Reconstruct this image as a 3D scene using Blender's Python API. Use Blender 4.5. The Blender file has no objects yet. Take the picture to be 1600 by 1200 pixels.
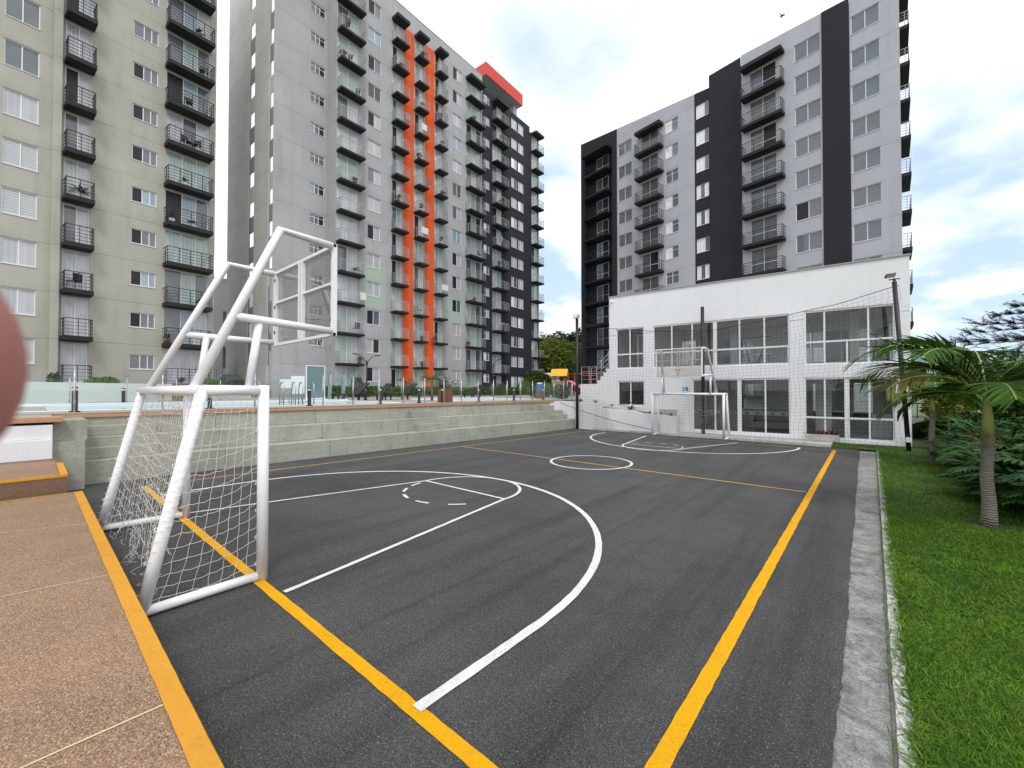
import bpy, math, random
import numpy as np
from math import sin, cos, tan, pi, radians, sqrt, atan2, hypot
from mathutils import Vector, Matrix, Euler

random.seed(7)
rng = np.random.default_rng(7)
SC = bpy.context.scene
COL = SC.collection

# ------------------------------------------------------------------ camera
cam_d = bpy.data.cameras.new("camera")
cam = bpy.data.objects.new("camera", cam_d)
COL.objects.link(cam)
_a = Vector((0.757415, 0.652934, 0.000146)); _b = Vector((0.009841, -0.011639, 0.999884)); _c = Vector((-0.652859, 0.757326, 0.015241))
cam.matrix_world = Matrix(((_a.x, _b.x, -_c.x, 0), (_a.y, _b.y, -_c.y, 0), (_a.z, _b.z, -_c.z, 2.0), (0, 0, 0, 1)))
cam_d.sensor_width = 36.0
cam_d.lens = 36.0 * 647.9 / 1600.0
cam_d.clip_start = 0.004
cam_d.clip_end = 6000
cam_d.dof.use_dof = True            # a phone's real aperture, well under a millimetre: only the fingertip blurs
cam_d.dof.focus_distance = 9.0
cam_d.dof.aperture_fstop = 22.0
SC.camera = cam

# ------------------------------------------------------------------ sky and sun
SUN_EL, SUN_AZ = radians(52), radians(124)      # azimuth from +Y towards +X
world = bpy.data.worlds.new("World")
SC.world = world
world.use_nodes = True
wn, wl = world.node_tree.nodes, world.node_tree.links
wn.clear()
wout = wn.new("ShaderNodeOutputWorld"); wbg = wn.new("ShaderNodeBackground")
wbg.inputs["Strength"].default_value = 0.10
sky = wn.new("ShaderNodeTexSky"); sky.sky_type = 'NISHITA'; sky.sun_disc = False
sky.sun_elevation = SUN_EL; sky.sun_rotation = SUN_AZ
tc = wn.new("ShaderNodeTexCoord")
sep = wn.new("ShaderNodeSeparateXYZ"); wl.new(tc.outputs["Generated"], sep.inputs[0])
zc = wn.new("ShaderNodeMath"); zc.operation = 'MAXIMUM'; zc.inputs[1].default_value = 0.02; wl.new(sep.outputs[2], zc.inputs[0])
za = wn.new("ShaderNodeMath"); za.operation = 'ADD'; za.inputs[1].default_value = 0.22; wl.new(zc.outputs[0], za.inputs[0])
proj = wn.new("ShaderNodeVectorMath"); proj.operation = 'DIVIDE'
cmbz = wn.new("ShaderNodeCombineXYZ")
for i in range(3): wl.new(za.outputs[0], cmbz.inputs[i])
wl.new(tc.outputs["Generated"], proj.inputs[0]); wl.new(cmbz.outputs[0], proj.inputs[1])
cn = wn.new("ShaderNodeTexNoise"); cn.inputs["Scale"].default_value = 2.6; cn.inputs["Detail"].default_value = 7; cn.inputs["Roughness"].default_value = 0.52
wl.new(proj.outputs[0], cn.inputs["Vector"])
cn2 = wn.new("ShaderNodeTexNoise"); cn2.inputs["Scale"].default_value = 1.1; cn2.inputs["Detail"].default_value = 5
wl.new(proj.outputs[0], cn2.inputs["Vector"])
# openings of blue between the clouds, each round a direction of the sky
acc = None
for d, w0, w1, amt in (((-.385, .615, .688), .970, .998, .62), ((-.29, .66, .69), .976, .998, .5),
                       ((-.521, .756, .397), .982, .998, 1), ((-.535, .802, .267), .984, .998, 1),
                       ((.131, .952, .276), .955, .995, .8), ((.091, .986, .138), .965, .997, 1),
                       ((.2, .95, .16), .97, .999, .8), ((.6, -.2, .7), .8, .98, .8), ((-.5, -.6, .6), .85, .99, .6)):
    v = Vector(d).normalized()
    dt = wn.new("ShaderNodeVectorMath"); dt.operation = 'DOT_PRODUCT'; dt.inputs[1].default_value = v
    wl.new(tc.outputs["Generated"], dt.inputs[0])
    mr = wn.new("ShaderNodeMapRange"); mr.interpolation_type = 'SMOOTHSTEP'
    mr.inputs[1].default_value = w0; mr.inputs[2].default_value = w1; mr.inputs[3].default_value = 0; mr.inputs[4].default_value = amt
    wl.new(dt.outputs["Value"], mr.inputs[0])
    if acc is None: acc = mr.outputs[0]
    else:
        mx = wn.new("ShaderNodeMath"); mx.operation = 'MAXIMUM'; wl.new(acc, mx.inputs[0]); wl.new(mr.outputs[0], mx.inputs[1]); acc = mx.outputs[0]
nm = wn.new("ShaderNodeMapRange"); nm.inputs[1].default_value = .34; nm.inputs[2].default_value = .62; nm.inputs[3].default_value = 0.25; nm.inputs[4].default_value = 1.35
wl.new(cn.outputs["Fac"], nm.inputs[0])
bl = wn.new("ShaderNodeMath"); bl.operation = 'MULTIPLY'; bl.use_clamp = True; wl.new(acc, bl.inputs[0]); wl.new(nm.outputs[0], bl.inputs[1])
cr = wn.new("ShaderNodeValToRGB")          # cloud brightness
cr.color_ramp.elements[0].position = .30; cr.color_ramp.elements[0].color = (10.6, 10.9, 11.4, 1)
cr.color_ramp.elements[1].position = .60; cr.color_ramp.elements[1].color = (12.6, 12.7, 12.8, 1)
wl.new(cn2.outputs["Fac"], cr.inputs[0])
tint = wn.new("ShaderNodeMixRGB"); tint.blend_type = 'MIX'; tint.inputs[0].default_value = .80
tint.inputs[2].default_value = (5.9, 7.5, 9.6, 1)
skm = wn.new("ShaderNodeMixRGB"); skm.blend_type = 'MULTIPLY'; skm.inputs[0].default_value = 1; skm.inputs[2].default_value = (1.7, 1.7, 1.6, 1)
wl.new(sky.outputs[0], skm.inputs[1]); wl.new(skm.outputs[0], tint.inputs[1])
mixc = wn.new("ShaderNodeMixRGB"); wl.new(bl.outputs[0], mixc.inputs[0]); wl.new(cr.outputs[0], mixc.inputs[1]); wl.new(tint.outputs[0], mixc.inputs[2])
wl.new(mixc.outputs[0], wbg.inputs[0]); wl.new(wbg.outputs[0], wout.inputs[0])

sun_d = bpy.data.lights.new("sun", 'SUN'); sun_d.energy = 1.3; sun_d.angle = radians(14); sun_d.color = (1, .96, .9)
sun = bpy.data.objects.new("sun", sun_d); COL.objects.link(sun)
sd = Vector((sin(SUN_AZ) * cos(SUN_EL), cos(SUN_AZ) * cos(SUN_EL), sin(SUN_EL)))
sun.rotation_euler = sd.to_track_quat('Z', 'Y').to_euler()

SC.view_settings.view_transform = 'Standard'; SC.view_settings.look = 'None'
SC.view_settings.exposure = 0.24; SC.view_settings.gamma = 1.0
SC.render.engine = 'CYCLES'
cy = SC.cycles
cy.use_denoising = True
try: cy.denoiser = 'OPENIMAGEDENOISE'
except Exception: pass
cy.max_bounces = 6; cy.transparent_max_bounces = 24; cy.diffuse_bounces = 3; cy.glossy_bounces = 3; cy.transmission_bounces = 4
cy.caustics_reflective = False; cy.caustics_refractive = False
cy.use_adaptive_sampling = True; cy.adaptive_threshold = 0.01
cy.sample_clamp_indirect = 6.0

# ------------------------------------------------------------------ materials
MATS = {}
class NT:
    def __init__(s, name):
        s.m = bpy.data.materials.new(name); s.m.use_nodes = True
        s.t = s.m.node_tree; s.n = s.t.nodes; s.l = s.t.links
        s.bsdf = s.n["Principled BSDF"]; s.tc = s.n.new("ShaderNodeTexCoord")
    def link(s, a, b): s.l.new(a, b)
    def noise(s, scale, detail=4, rough=.55, vec=None, stretch=None, dist=0):
        n = s.n.new("ShaderNodeTexNoise"); n.inputs["Scale"].default_value = scale; n.inputs["Detail"].default_value = detail
        n.inputs["Roughness"].default_value = rough; n.inputs["Distortion"].default_value = dist
        v = vec or s.tc.outputs["Object"]
        if stretch:
            mp = s.n.new("ShaderNodeMapping"); mp.inputs["Scale"].default_value = stretch; s.l.new(v, mp.inputs[0]); v = mp.outputs[0]
        s.l.new(v, n.inputs["Vector"]); return n.outputs["Fac"]
    def voro(s, scale, feature='F1', out="Distance", rnd=1, vec=None):
        n = s.n.new("ShaderNodeTexVoronoi"); n.inputs["Scale"].default_value = scale; n.feature = feature
        n.inputs["Randomness"].default_value = rnd
        s.l.new(vec or s.tc.outputs["Object"], n.inputs["Vector"]); return n.outputs[out]
    def ramp(s, fac, stops):
        r = s.n.new("ShaderNodeValToRGB"); e = r.color_ramp.elements
        while len(e) < len(stops): e.new(.5)
        for i, (p, c) in enumerate(stops):
            e[i].position = p
            e[i].color = (c[0], c[1], c[2], 1) if isinstance(c, (tuple, list)) else (c, c, c, 1)
        s.l.new(fac, r.inputs[0]); return r.outputs[0]
    def mix(s, fac, a, b, mode='MIX'):
        m = s.n.new("ShaderNodeMixRGB"); m.blend_type = mode
        for i, v in ((0, fac), (1, a), (2, b)):
            if isinstance(v, (int, float)): m.inputs[i].default_value = v if i == 0 else (v, v, v, 1)
            elif isinstance(v, (tuple, list)): m.inputs[i].default_value = (*v[:3], 1)
            else: s.l.new(v, m.inputs[i])
        return m.outputs[0]
    def math(s, op, a, b=None, clamp=False):
        m = s.n.new("ShaderNodeMath"); m.operation = op; m.use_clamp = clamp
        for i, v in ((0, a), (1, b)):
            if v is None: continue
            if isinstance(v, (int, float)): m.inputs[i].default_value = v
            else: s.l.new(v, m.inputs[i])
        return m.outputs[0]
    def xyz(s, which, src="Object"):
        q = s.n.new("ShaderNodeSeparateXYZ"); s.l.new(s.tc.outputs[src], q.inputs[0]); return q.outputs[which]
    def color(s, c):
        if isinstance(c, (tuple, list)): s.bsdf.inputs["Base Color"].default_value = (*c[:3], 1)
        else: s.l.new(c, s.bsdf.inputs["Base Color"])
    def rough(s, r):
        if isinstance(r, (int, float)): s.bsdf.inputs["Roughness"].default_value = r
        else: s.l.new(r, s.bsdf.inputs["Roughness"])
    def bump(s, h, strength=.3, dist=.01):
        b = s.n.new("ShaderNodeBump"); b.inputs["Strength"].default_value = strength; b.inputs["Distance"].default_value = dist
        s.l.new(h, b.inputs["Height"]); s.l.new(b.outputs[0], s.bsdf.inputs["Normal"])

def reg(name, nt): MATS[name] = nt.m; return nt.m

def plain(name, c, rough=.5, var=.12, scale=6, metal=0, spec=None, bump=None):
    t = NT(name); n = t.noise(scale, 5)
    t.color(t.mix(n, tuple(x * (1 - var) for x in c), tuple(min(1, x * (1 + var)) for x in c)))
    t.rough(rough); t.bsdf.inputs["Metallic"].default_value = metal
    if spec is not None: t.bsdf.inputs["Specular IOR Level"].default_value = spec
    if bump: t.bump(t.noise(bump[0], 3), bump[1], bump[2])
    return reg(name, t)

def stucco(name, c, joint=True, stain=.22, jz=2.5, j0=0.0, rough=.85):
    """painted render: weather stains, a construction joint at every floor"""
    t = NT(name)
    big = t.noise(.35, 6, .6); run = t.noise(1.0, 6, .7, stretch=(2.2, 2.2, .22)); fine = t.noise(9, 4, .7)
    col = t.mix(t.ramp(big, [(.3, 0), (.7, 1)]), tuple(x * (1 - stain * .6) for x in c), tuple(min(1, x * (1 + stain * .35)) for x in c))
    col = t.mix(t.ramp(run, [(.52, 0), (.80, .55)]), col, tuple(x * (1 - stain * 1.9) for x in c))
    col = t.mix(t.math('MULTIPLY', fine, .16), col, tuple(x * .8 for x in c))
    if joint:
        z = t.math('ADD', t.xyz(2), 50 - j0)
        f = t.math('MODULO', z, jz)
        g = t.math('LESS_THAN', f, .04)
        f2 = t.math('MODULO', t.math('ADD', z, -.18), jz); g2 = t.math('LESS_THAN', f2, .02)
        wob = t.ramp(t.noise(.8, 3), [(.35, .5), (.65, 1)])
        g = t.math('MULTIPLY', t.math('MAXIMUM', g, t.math('MULTIPLY', g2, .5)), wob)
        col = t.mix(t.math('MULTIPLY', g, .75), col, tuple(x * .42 for x in c))
    t.color(col); t.rough(rough); t.bsdf.inputs["Specular IOR Level"].default_value = .25
    t.bump(t.noise(40, 4, .7), .25, .01)
    return reg(name, t)

stucco('olive_wall', (.455, .447, .388), j0=2.5 * .0 + 2.2)
stucco('grey_wall', (.435, .43, .44), j0=1.55)
stucco('grey_wall_side', (.64, .63, .61), j0=1.55)  # the grey wall's paint, lightened to offset the shade on this side
stucco('mint_paint', (.42, .49, .43), j0=1.55, stain=.08)
stucco('orange_paint', (.80, .125, .035), j0=1.55, stain=.09)
stucco('dark_wall', (.030, .032, .040), j0=1.4, stain=.12)
stucco('pale_grey_wall', (.50, .51, .56), j0=1.2, stain=.14)
stucco('white_wall', (.84, .85, .87), j0=0.3, jz=5.45, stain=.09)
stucco('dirty_white_wall', (.74, .74, .76), joint=False, stain=.28)
stucco('cream_step_paint', (.78, .79, .82), joint=False, stain=.10)
stucco('mint_low_wall', (.78, .84, .82), joint=False, stain=.08)
stucco('concrete_terrace', (.285, .285, .245), joint=False, stain=.30)
stucco('red_fascia', (.70, .10, .085), joint=False, stain=.12)
stucco('soffit', (.30, .31, .31), joint=False, stain=.05)

def concrete_boards(name, c):
    t = NT(name)
    big = t.noise(.5, 6, .65); run = t.noise(1.4, 7, .7, stretch=(1.6, 1.6, .35)); fine = t.noise(14, 5, .75)
    col = t.mix(t.ramp(big, [(.3, 0), (.7, 1)]), tuple(x * .84 for x in c), tuple(x * 1.14 for x in c))
    col = t.mix(t.ramp(run, [(.56, 0), (.78, .7)]), col, tuple(x * .55 for x in c))
    col = t.mix(1.0, col, t.ramp(fine, [(.34, .86), (.62, 1.05)]), 'MULTIPLY')
    col = t.mix(1.0, col, t.ramp(t.noise(3.5, 8, .75, dist=1.2), [(.34, .80), (.46, .98), (.64, 1.04)]), 'MULTIPLY')
    # board marks along the risers and a cold joint every 2.6 m
    zf = t.math('MODULO', t.math('ADD', t.xyz(2), 20), .155); g = t.math('LESS_THAN', zf, .008)
    xf = t.math('MODULO', t.math('ADD', t.xyz(0), 60.9), 2.65); gx = t.math('LESS_THAN', xf, .016)
    brk = t.ramp(t.noise(1.1, 3), [(.42, 0), (.6, 1)])
    g = t.math('MAXIMUM', t.math('MULTIPLY', t.math('MULTIPLY', g, brk), .6), gx)
    col = t.mix(t.math('MULTIPLY', g, .8), col, tuple(x * .35 for x in c))
    t.color(col); t.rough(.9); t.bsdf.inputs["Specular IOR Level"].default_value = .2
    t.bump(t.math('ADD', t.noise(28, 5, .7), t.math('MULTIPLY', g, -1)), .5, .012)
    return reg(name, t)
concrete_boards('concrete_steps', (.375, .375, .322))

# asphalt
t = NT('asphalt')
g = t.noise(85, 4, .8); g2 = t.noise(34, 5, .75); sp = t.voro(190, out="Color"); spk = t.n.new("ShaderNodeSeparateColor"); t.link(sp, spk.inputs[0])
big = t.noise(.42, 6, .62); seam = t.noise(.7, 6, .66, stretch=(2.4, .12, 1)); mot = t.noise(3.2, 7, .72, dist=.6)
c = t.mix(t.ramp(mot, [(.36, .0), (.66, 1)]), .122, .088)
c = t.mix(t.ramp(big, [(.38, 0), (.66, .8)]), c, (.160, .160, .155))
c = t.mix(t.ramp(seam, [(.50, 0), (.68, .75)]), c, .052)
# joints between the paver's lanes, along the court
wob = t.math('MULTIPLY', t.math('ADD', t.noise(.5, 4, .6), -.5), .5)
xx = t.math('ADD', t.xyz(0), wob)
for x0, w_, a_ in ((-3.25, .05, .42), (-6.15, .045, .35), (-9.0, .05, .35)):
    dd = t.math('ABSOLUTE', t.math('ADD', xx, -x0)); k_ = t.math('SUBTRACT', 1.0, t.math('DIVIDE', dd, w_), True)
    k_ = t.math('MULTIPLY', t.math('MULTIPLY', k_, t.ramp(t.noise(1.4, 4), [(.35, .15), (.6, 1)])), a_); c = t.mix(k_, c, .012)
    lt = t.math('SUBTRACT', 1.0, t.math('DIVIDE', t.math('ABSOLUTE', t.math('ADD', xx, -(x0 + .22))), .2), True); c = t.mix(t.math('MULTIPLY', lt, a_ * .35), c, .12)
c = t.mix(1.0, c, t.ramp(g, [(.36, .16), (.50, .62), (.62, 1.25)]), 'MULTIPLY')
c = t.mix(1.0, c, t.ramp(g2, [(.36, .62), (.62, 1.12)]), 'MULTIPLY')
c = t.mix(t.ramp(spk.outputs[0], [(.982, 0), (.992, .7)]), c, (.38, .38, .36))
scr = t.noise(1.9, 8, .75, dist=2.5); c = t.mix(t.ramp(scr, [(.66, 0), (.70, .35), (.73, 0)]), c, (.17, .18, .16))
t.color(c); t.rough(t.ramp(t.noise(60, 3), [(.3, .60), (.7, .85)])); t.bsdf.inputs["Specular IOR Level"].default_value = .34
t.bump(t.math('ADD', t.noise(75, 6, .9), t.math('MULTIPLY', t.voro(110), .7)), 1.0, .009)
reg('asphalt', t)

def paint(name, c, wear=.5, grit=True):
    t = NT(name); n = t.noise(48, 7, .9); m = t.noise(2.6, 6, .7); s = t.noise(7, 6, .75)
    col = t.mix(t.ramp(s, [(.35, 0), (.7, .30)]), c, tuple(x * .70 for x in c))
    w = t.math('MULTIPLY', t.ramp(n, [(.50, 0), (.60, 1)]), t.math('MULTIPLY', t.ramp(m, [(.40, 0.10), (.62, 1)]), wear))
    col = t.mix(w, col, tuple(x * .30 + .015 for x in c))
    rub = t.math('MULTIPLY', t.ramp(t.noise(13, 7, .8, dist=1), [(.64, 0), (.70, .8)]), min(1, wear * 1.3)); col = t.mix(rub, col, tuple(x * .22 + .03 for x in c))
    t.color(col); t.rough(.65); t.bsdf.inputs["Specular IOR Level"].default_value = .2
    t.bump(t.noise(75, 6, .9), .7, .006)
    return reg(name, t)
paint('yellow_paint', (.79, .385, .0), .6)
paint('thin_yellow_paint', (.66, .42, .09), .3)
paint('white_paint_line', (.74, .745, .75), .8)
paint('kerb_yellow', (.70, .325, .035), .5)

# exposed pebble paving
def pebble(name, dark=1.0):
    t = NT(name)
    v = t.n.new("ShaderNodeTexVoronoi"); v.inputs["Scale"].default_value = 175; t.link(t.tc.outputs["Object"], v.inputs["Vector"])
    s = t.n.new("ShaderNodeSeparateColor"); t.link(v.outputs["Color"], s.inputs[0])
    f = lambda *c: tuple(x * dark for x in c)
    c = t.ramp(s.outputs[0], [(0, f(.13, .066, .038)), (.30, f(.28, .165, .09)), (.65, f(.45, .275, .16)), (.90, f(.64, .44, .28)), (1, f(.80, .68, .52))])
    c = t.mix(t.ramp(v.outputs["Distance"], [(.40, 0), (.85, .65)]), c, f(.19, .11, .07))
    c = t.mix(t.ramp(t.noise(2.2, 6, .65), [(.35, 0), (.7, .35)]), c, f(.50, .32, .21))
    c = t.mix(t.ramp(t.noise(.9, 5, .6), [(.5, 0), (.75, .28)]), c, f(.20, .12, .08))
    t.color(c); t.rough(.6); t.bsdf.inputs["Specular IOR Level"].default_value = .35
    b = t.math('MULTIPLY', v.outputs["Distance"], -1); t.bump(b, .6, .004)
    return reg(name, t)
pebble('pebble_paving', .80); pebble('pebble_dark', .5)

t = NT('gutter_concrete')
c = t.mix(t.ramp(t.noise(3.0, 7, .72, dist=1.2), [(.38, 0), (.60, 1)]), (.20, .20, .19), (.40, .40, .37))
c = t.mix(1.0, c, t.ramp(t.noise(13, 8, .8, dist=1.8), [(.38, .5), (.48, .9), (.60, 1.12)]), 'MULTIPLY')
c = t.mix(1.0, c, t.ramp(t.noise(70, 5, .8), [(.34, .5), (.64, 1.2)]), 'MULTIPLY')
c = t.mix(t.ramp(t.noise(2.1, 8, .8, dist=3), [(.60, 0), (.645, .6), (.69, 0)]), c, (.52, .52, .49))
t.color(c); t.rough(.85); t.bsdf.inputs["Specular IOR Level"].default_value = .25; t.bump(t.math('ADD', t.noise(60, 4, .8), t.noise(9, 5)), .8, .012)
reg('gutter_concrete', t)
t = NT('kerb_concrete')
c = t.mix(t.ramp(t.noise(4, 6, .7), [(.35, 0), (.65, 1)]), (.42, .42, .39), (.66, .66, .63))
c = t.mix(t.ramp(t.noise(16, 7, .85), [(.50, 0), (.60, .7)]), c, (.16, .16, .13))
t.color(c); t.rough(.85); t.bump(t.noise(70, 4, .8), .5, .008)
reg('kerb_concrete', t)
plain('deck_paving', (.37, .36, .335), .8, .10, 3)
plain('orange_tile', (.46, .26, .15), .7, .25, 9)
plain('soil', (.10, .065, .04), .95, .4, 14, bump=(30, .8, .03))
plain('far_ground', (.10, .13, .06), .9, .3, .3)
plain('lawn_soil', (.030, .058, .014), .95, .35, 8, bump=(40, .6, .03))
plain('hill_hazy_green', (.115, .19, .17), .95, .25, .02)  # teal cast of distance haze put into the hill colour
t = NT('white_metal')
c = t.mix(t.noise(9, 5, .7), (.80, .815, .84), (.87, .88, .90))
c = t.mix(t.ramp(t.noise(6, 7, .8, dist=.7), [(.55, 0), (.75, .18)]), c, (.50, .50, .48))
c = t.mix(t.ramp(t.noise(44, 6, .85), [(.70, 0), (.74, .7)]), c, (.22, .15, .10))
low = t.math('SUBTRACT', 1.0, t.math('DIVIDE', t.xyz(2), .035), True)
c = t.mix(t.math('MULTIPLY', low, t.ramp(t.noise(24, 6, .8), [(.42, 0), (.6, .8)])), c, (.24, .20, .17))
t.color(c); t.rough(.34); t.bump(t.noise(40, 4, .7), .12, .004); reg('white_metal', t)
plain('white_frame', (.80, .81, .82), .4, .04, 9)
plain('steel', (.52, .52, .51), .3, .08, 20, metal=.85)
plain('rail_grey', (.36, .37, .385), .4, .08, 10)
plain('rail_black', (.018, .018, .021), .5, .1, 10)
plain('slab_black', (.013, .013, .015), .75, .3, 5)
plain('black_metal', (.015, .015, .017), .45, .2, 10)
plain('net_white', (.72, .70, .66), .8, .08, 20)
plain('net_black', (.06, .062, .07), .8, .08, 20)
plain('rubber_orange', (.55, .09, .03), .5, .15, 10)
plain('hoop_pink', (.66, .40, .36), .5, .15, 20)
plain('terracotta', (.30, .10, .05), .7, .2, 12)
plain('brown_pot', (.20, .075, .04), .7, .2, 12)
plain('blue_plastic', (.02, .17, .50), .4, .1, 9)
plain('plastic_black', (.02, .02, .022), .45, .1, 9)
plain('white_panel', (.83, .84, .86), .4, .03, 4)
plain('grey_door', (.42, .43, .44), .55, .10, 6)
plain('shower_teal', (.20, .30, .31), .25, .1, 3)
plain('roof_yellow', (.80, .40, .02), .5, .08, 5)
plain('play_red', (.48, .05, .04), .5, .1, 6)
plain('play_pink', (.55, .16, .30), .5, .1, 6)
plain('cream_joint', (.62, .48, .30), .7, .2, 30)
plain('wood', (.30, .19, .10), .7, .2, 9)
plain('bird_feathers', (.10, .10, .11), .8, .2, 9)
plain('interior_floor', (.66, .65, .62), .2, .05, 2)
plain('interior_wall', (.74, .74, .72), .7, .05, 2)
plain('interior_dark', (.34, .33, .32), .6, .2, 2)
plain('machine_dark', (.05, .05, .055), .4, .1, 9)
plain('cloth_blue', (.22, .26, .34), .8, .2, 9)
plain('cloth_white', (.70, .70, .70), .8, .1, 9)
plain('cloth_red', (.30, .13, .12), .8, .1, 9)
plain('bark', (.155, .125, .095), .9, .35, 12, bump=(25, .8, .02))
plain('crownshaft', (.30, .35, .09), .5, .25, 5)
t = NT('palm_trunk')
ring = t.n.new("ShaderNodeTexWave"); ring.wave_type = 'BANDS'; ring.bands_direction = 'Z'; ring.inputs["Scale"].default_value = 9; ring.inputs["Distortion"].default_value = 6.0
t.link(t.tc.outputs["Object"], ring.inputs["Vector"])
c = t.mix(t.noise(18, 6, .7), (.15, .13, .105), (.33, .30, .25)); c = t.mix(t.ramp(ring.outputs["Fac"], [(.0, .38), (.3, 0)]), c, (.07, .06, .045))
c = t.mix(t.ramp(t.noise(4, 5), [(.55, 0), (.75, .5)]), c, (.10, .12, .06))
t.color(c); t.rough(.9); t.bump(t.math('ADD', ring.outputs["Fac"], t.noise(30, 4)), .7, .02); reg('palm_trunk', t)

t = NT('skin')
c = t.mix(t.noise(120, 5), (.40, .145, .125), (.48, .195, .165)); t.color(c); t.rough(.55)
t.bsdf.inputs["Subsurface Weight"].default_value = .15; t.bsdf.inputs["Subsurface Radius"].default_value = (.004, .0015, .001); reg('skin', t)

def leafmat(name, c1, c2, rough=.5, trans=.25):
    t = NT(name)
    oi = t.noise(1.3, 4, .6); g = t.n.new("ShaderNodeNewGeometry")
    c = t.mix(g.outputs["Random Per Island"], c1, c2)
    c = t.mix(t.ramp(oi, [(.35, 0), (.7, .5)]), c, tuple((a + b) * .38 for a, b in zip(c1, c2)))
    t.color(c); t.rough(rough); t.bsdf.inputs["Specular IOR Level"].default_value = .14
    tr = t.n.new("ShaderNodeBsdfTranslucent"); t.link(c, tr.inputs[0])
    ms = t.n.new("ShaderNodeMixShader"); ms.inputs[0].default_value = trans
    t.link(t.bsdf.outputs[0], ms.inputs[1]); t.link(tr.outputs[0], ms.inputs[2])
    t.link(ms.outputs[0], t.n["Material Output"].inputs[0])
    return reg(name, t)
t = NT('grass_blade'); g_ = t.n.new("ShaderNodeNewGeometry")
c = t.ramp(g_.outputs["Random Per Island"], [(0, (.040, .11, .008)), (.45, (.100, .22, .014)), (.90, (.20, .36, .028)), (.955, (.24, .34, .05)), (1, (.36, .33, .12))])
c = t.mix(t.ramp(t.noise(.9, 6, .65), [(.38, 0), (.62, .60)]), c, (.030, .095, .010))
c = t.mix(t.ramp(t.noise(2.3, 5, .65), [(.52, 0), (.68, .45)]), c, (.19, .27, .035))
t.color(c); t.rough(.6); t.bsdf.inputs["Specular IOR Level"].default_value = .14
tr = t.n.new("ShaderNodeBsdfTranslucent"); t.link(c, tr.inputs[0]); ms = t.n.new("ShaderNodeMixShader"); ms.inputs[0].default_value = .3
t.link(t.bsdf.outputs[0], ms.inputs[1]); t.link(tr.outputs[0], ms.inputs[2]); t.link(ms.outputs[0], t.n["Material Output"].inputs[0]); reg('grass_blade', t)
leafmat('palm_leaf', (.020, .072, .008), (.090, .190, .020), .42, .22)
leafmat('palm_leaf_yellow', (.17, .18, .04), (.26, .24, .07), .45, .25)
leafmat('shrub_leaf', (.012, .052, .010), (.045, .125, .022), .45, .2)
leafmat('shrub_leaf_light', (.05, .12, .02), (.12, .21, .04), .4, .25)
leafmat('philo_leaf', (.020, .070, .010), (.070, .190, .030), .45, .25)
leafmat('tree_leaf', (.035, .075, .018), (.10, .16, .035), .55, .25)
leafmat('tree_leaf_dark', (.018, .045, .012), (.05, .095, .022), .55, .2)
leafmat('tree_leaf_yellow', (.13, .18, .03), (.25, .29, .06), .55, .25)
leafmat('acacia_leaf', (.075, .10, .065), (.15, .18, .11), .6, .35)
leafmat('hedge_leaf', (.07, .15, .02), (.17, .28, .04), .5, .25)
leafmat('red_leaf', (.12, .020, .025), (.26, .05, .045), .4, .2)
leafmat('purple_leaf', (.055, .03, .04), (.12, .06, .07), .5, .2)
leafmat('dry_leaf', (.22, .17, .08), (.34, .27, .12), .7, .2)

def curtain(name, c, kind='fold', coat=.9, dark=None):
    t = NT(name)
    if kind == 'fold':
        w = t.noise(1.0, 4, .6, stretch=(16, 16, .25)); w2 = t.noise(1.1, 3, .5)
        col = t.mix(t.ramp(w, [(.32, 0), (.68, 1)]), tuple(x * .62 for x in c), c)  # shade in the folds painted as darker vertical streaks on a flat pane
        col = t.mix(t.ramp(w2, [(.4, 0), (.65, .4)]), col, tuple(x * .6 for x in c))
    elif kind == 'blind':
        f = t.math('MODULO', t.math('ADD', t.xyz(2), 20), .13); col = t.mix(t.math('LESS_THAN', f, .05), c, tuple(x * .62 for x in c))
    else:
        w = t.noise(1.2, 5, .6); col = t.mix(w, tuple(x * .6 for x in c), tuple(x * 1.4 for x in c))
    t.color(col); t.rough(.5)
    t.bsdf.inputs["Coat Weight"].default_value = coat; t.bsdf.inputs["Coat Roughness"].default_value = .03; t.bsdf.inputs["Coat IOR"].default_value = 1.65
    return reg(name, t)
curtain('pane_curtain', (.56, .58, .62)); curtain('pane_curtain_blue', (.34, .44, .54)); curtain('pane_curtain_cream', (.58, .56, .50))
curtain('pane_blind', (.50, .52, .54), 'blind'); curtain('pane_dark', (.018, .02, .022), 'plain', .7)
curtain('pane_grey', (.11, .125, .135), 'plain', 1); curtain('pane_slate', (.105, .125, .145), 'plain', 1)
curtain('pane_mint', (.46, .57, .56)); curtain('pane_void', (.008, .008, .009), 'plain', 0.0)  # pane_void: near-black sheet standing for the unlit room behind an open window
curtain('pane_bright', (.70, .74, .76)); curtain('pane_frost', (.86, .88, .90), 'plain', 1)
t = NT('pane_mirror'); t.color((.88, .92, .95)); t.rough(.12); t.bsdf.inputs["Metallic"].default_value = .9; reg('pane_mirror', t)

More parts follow.
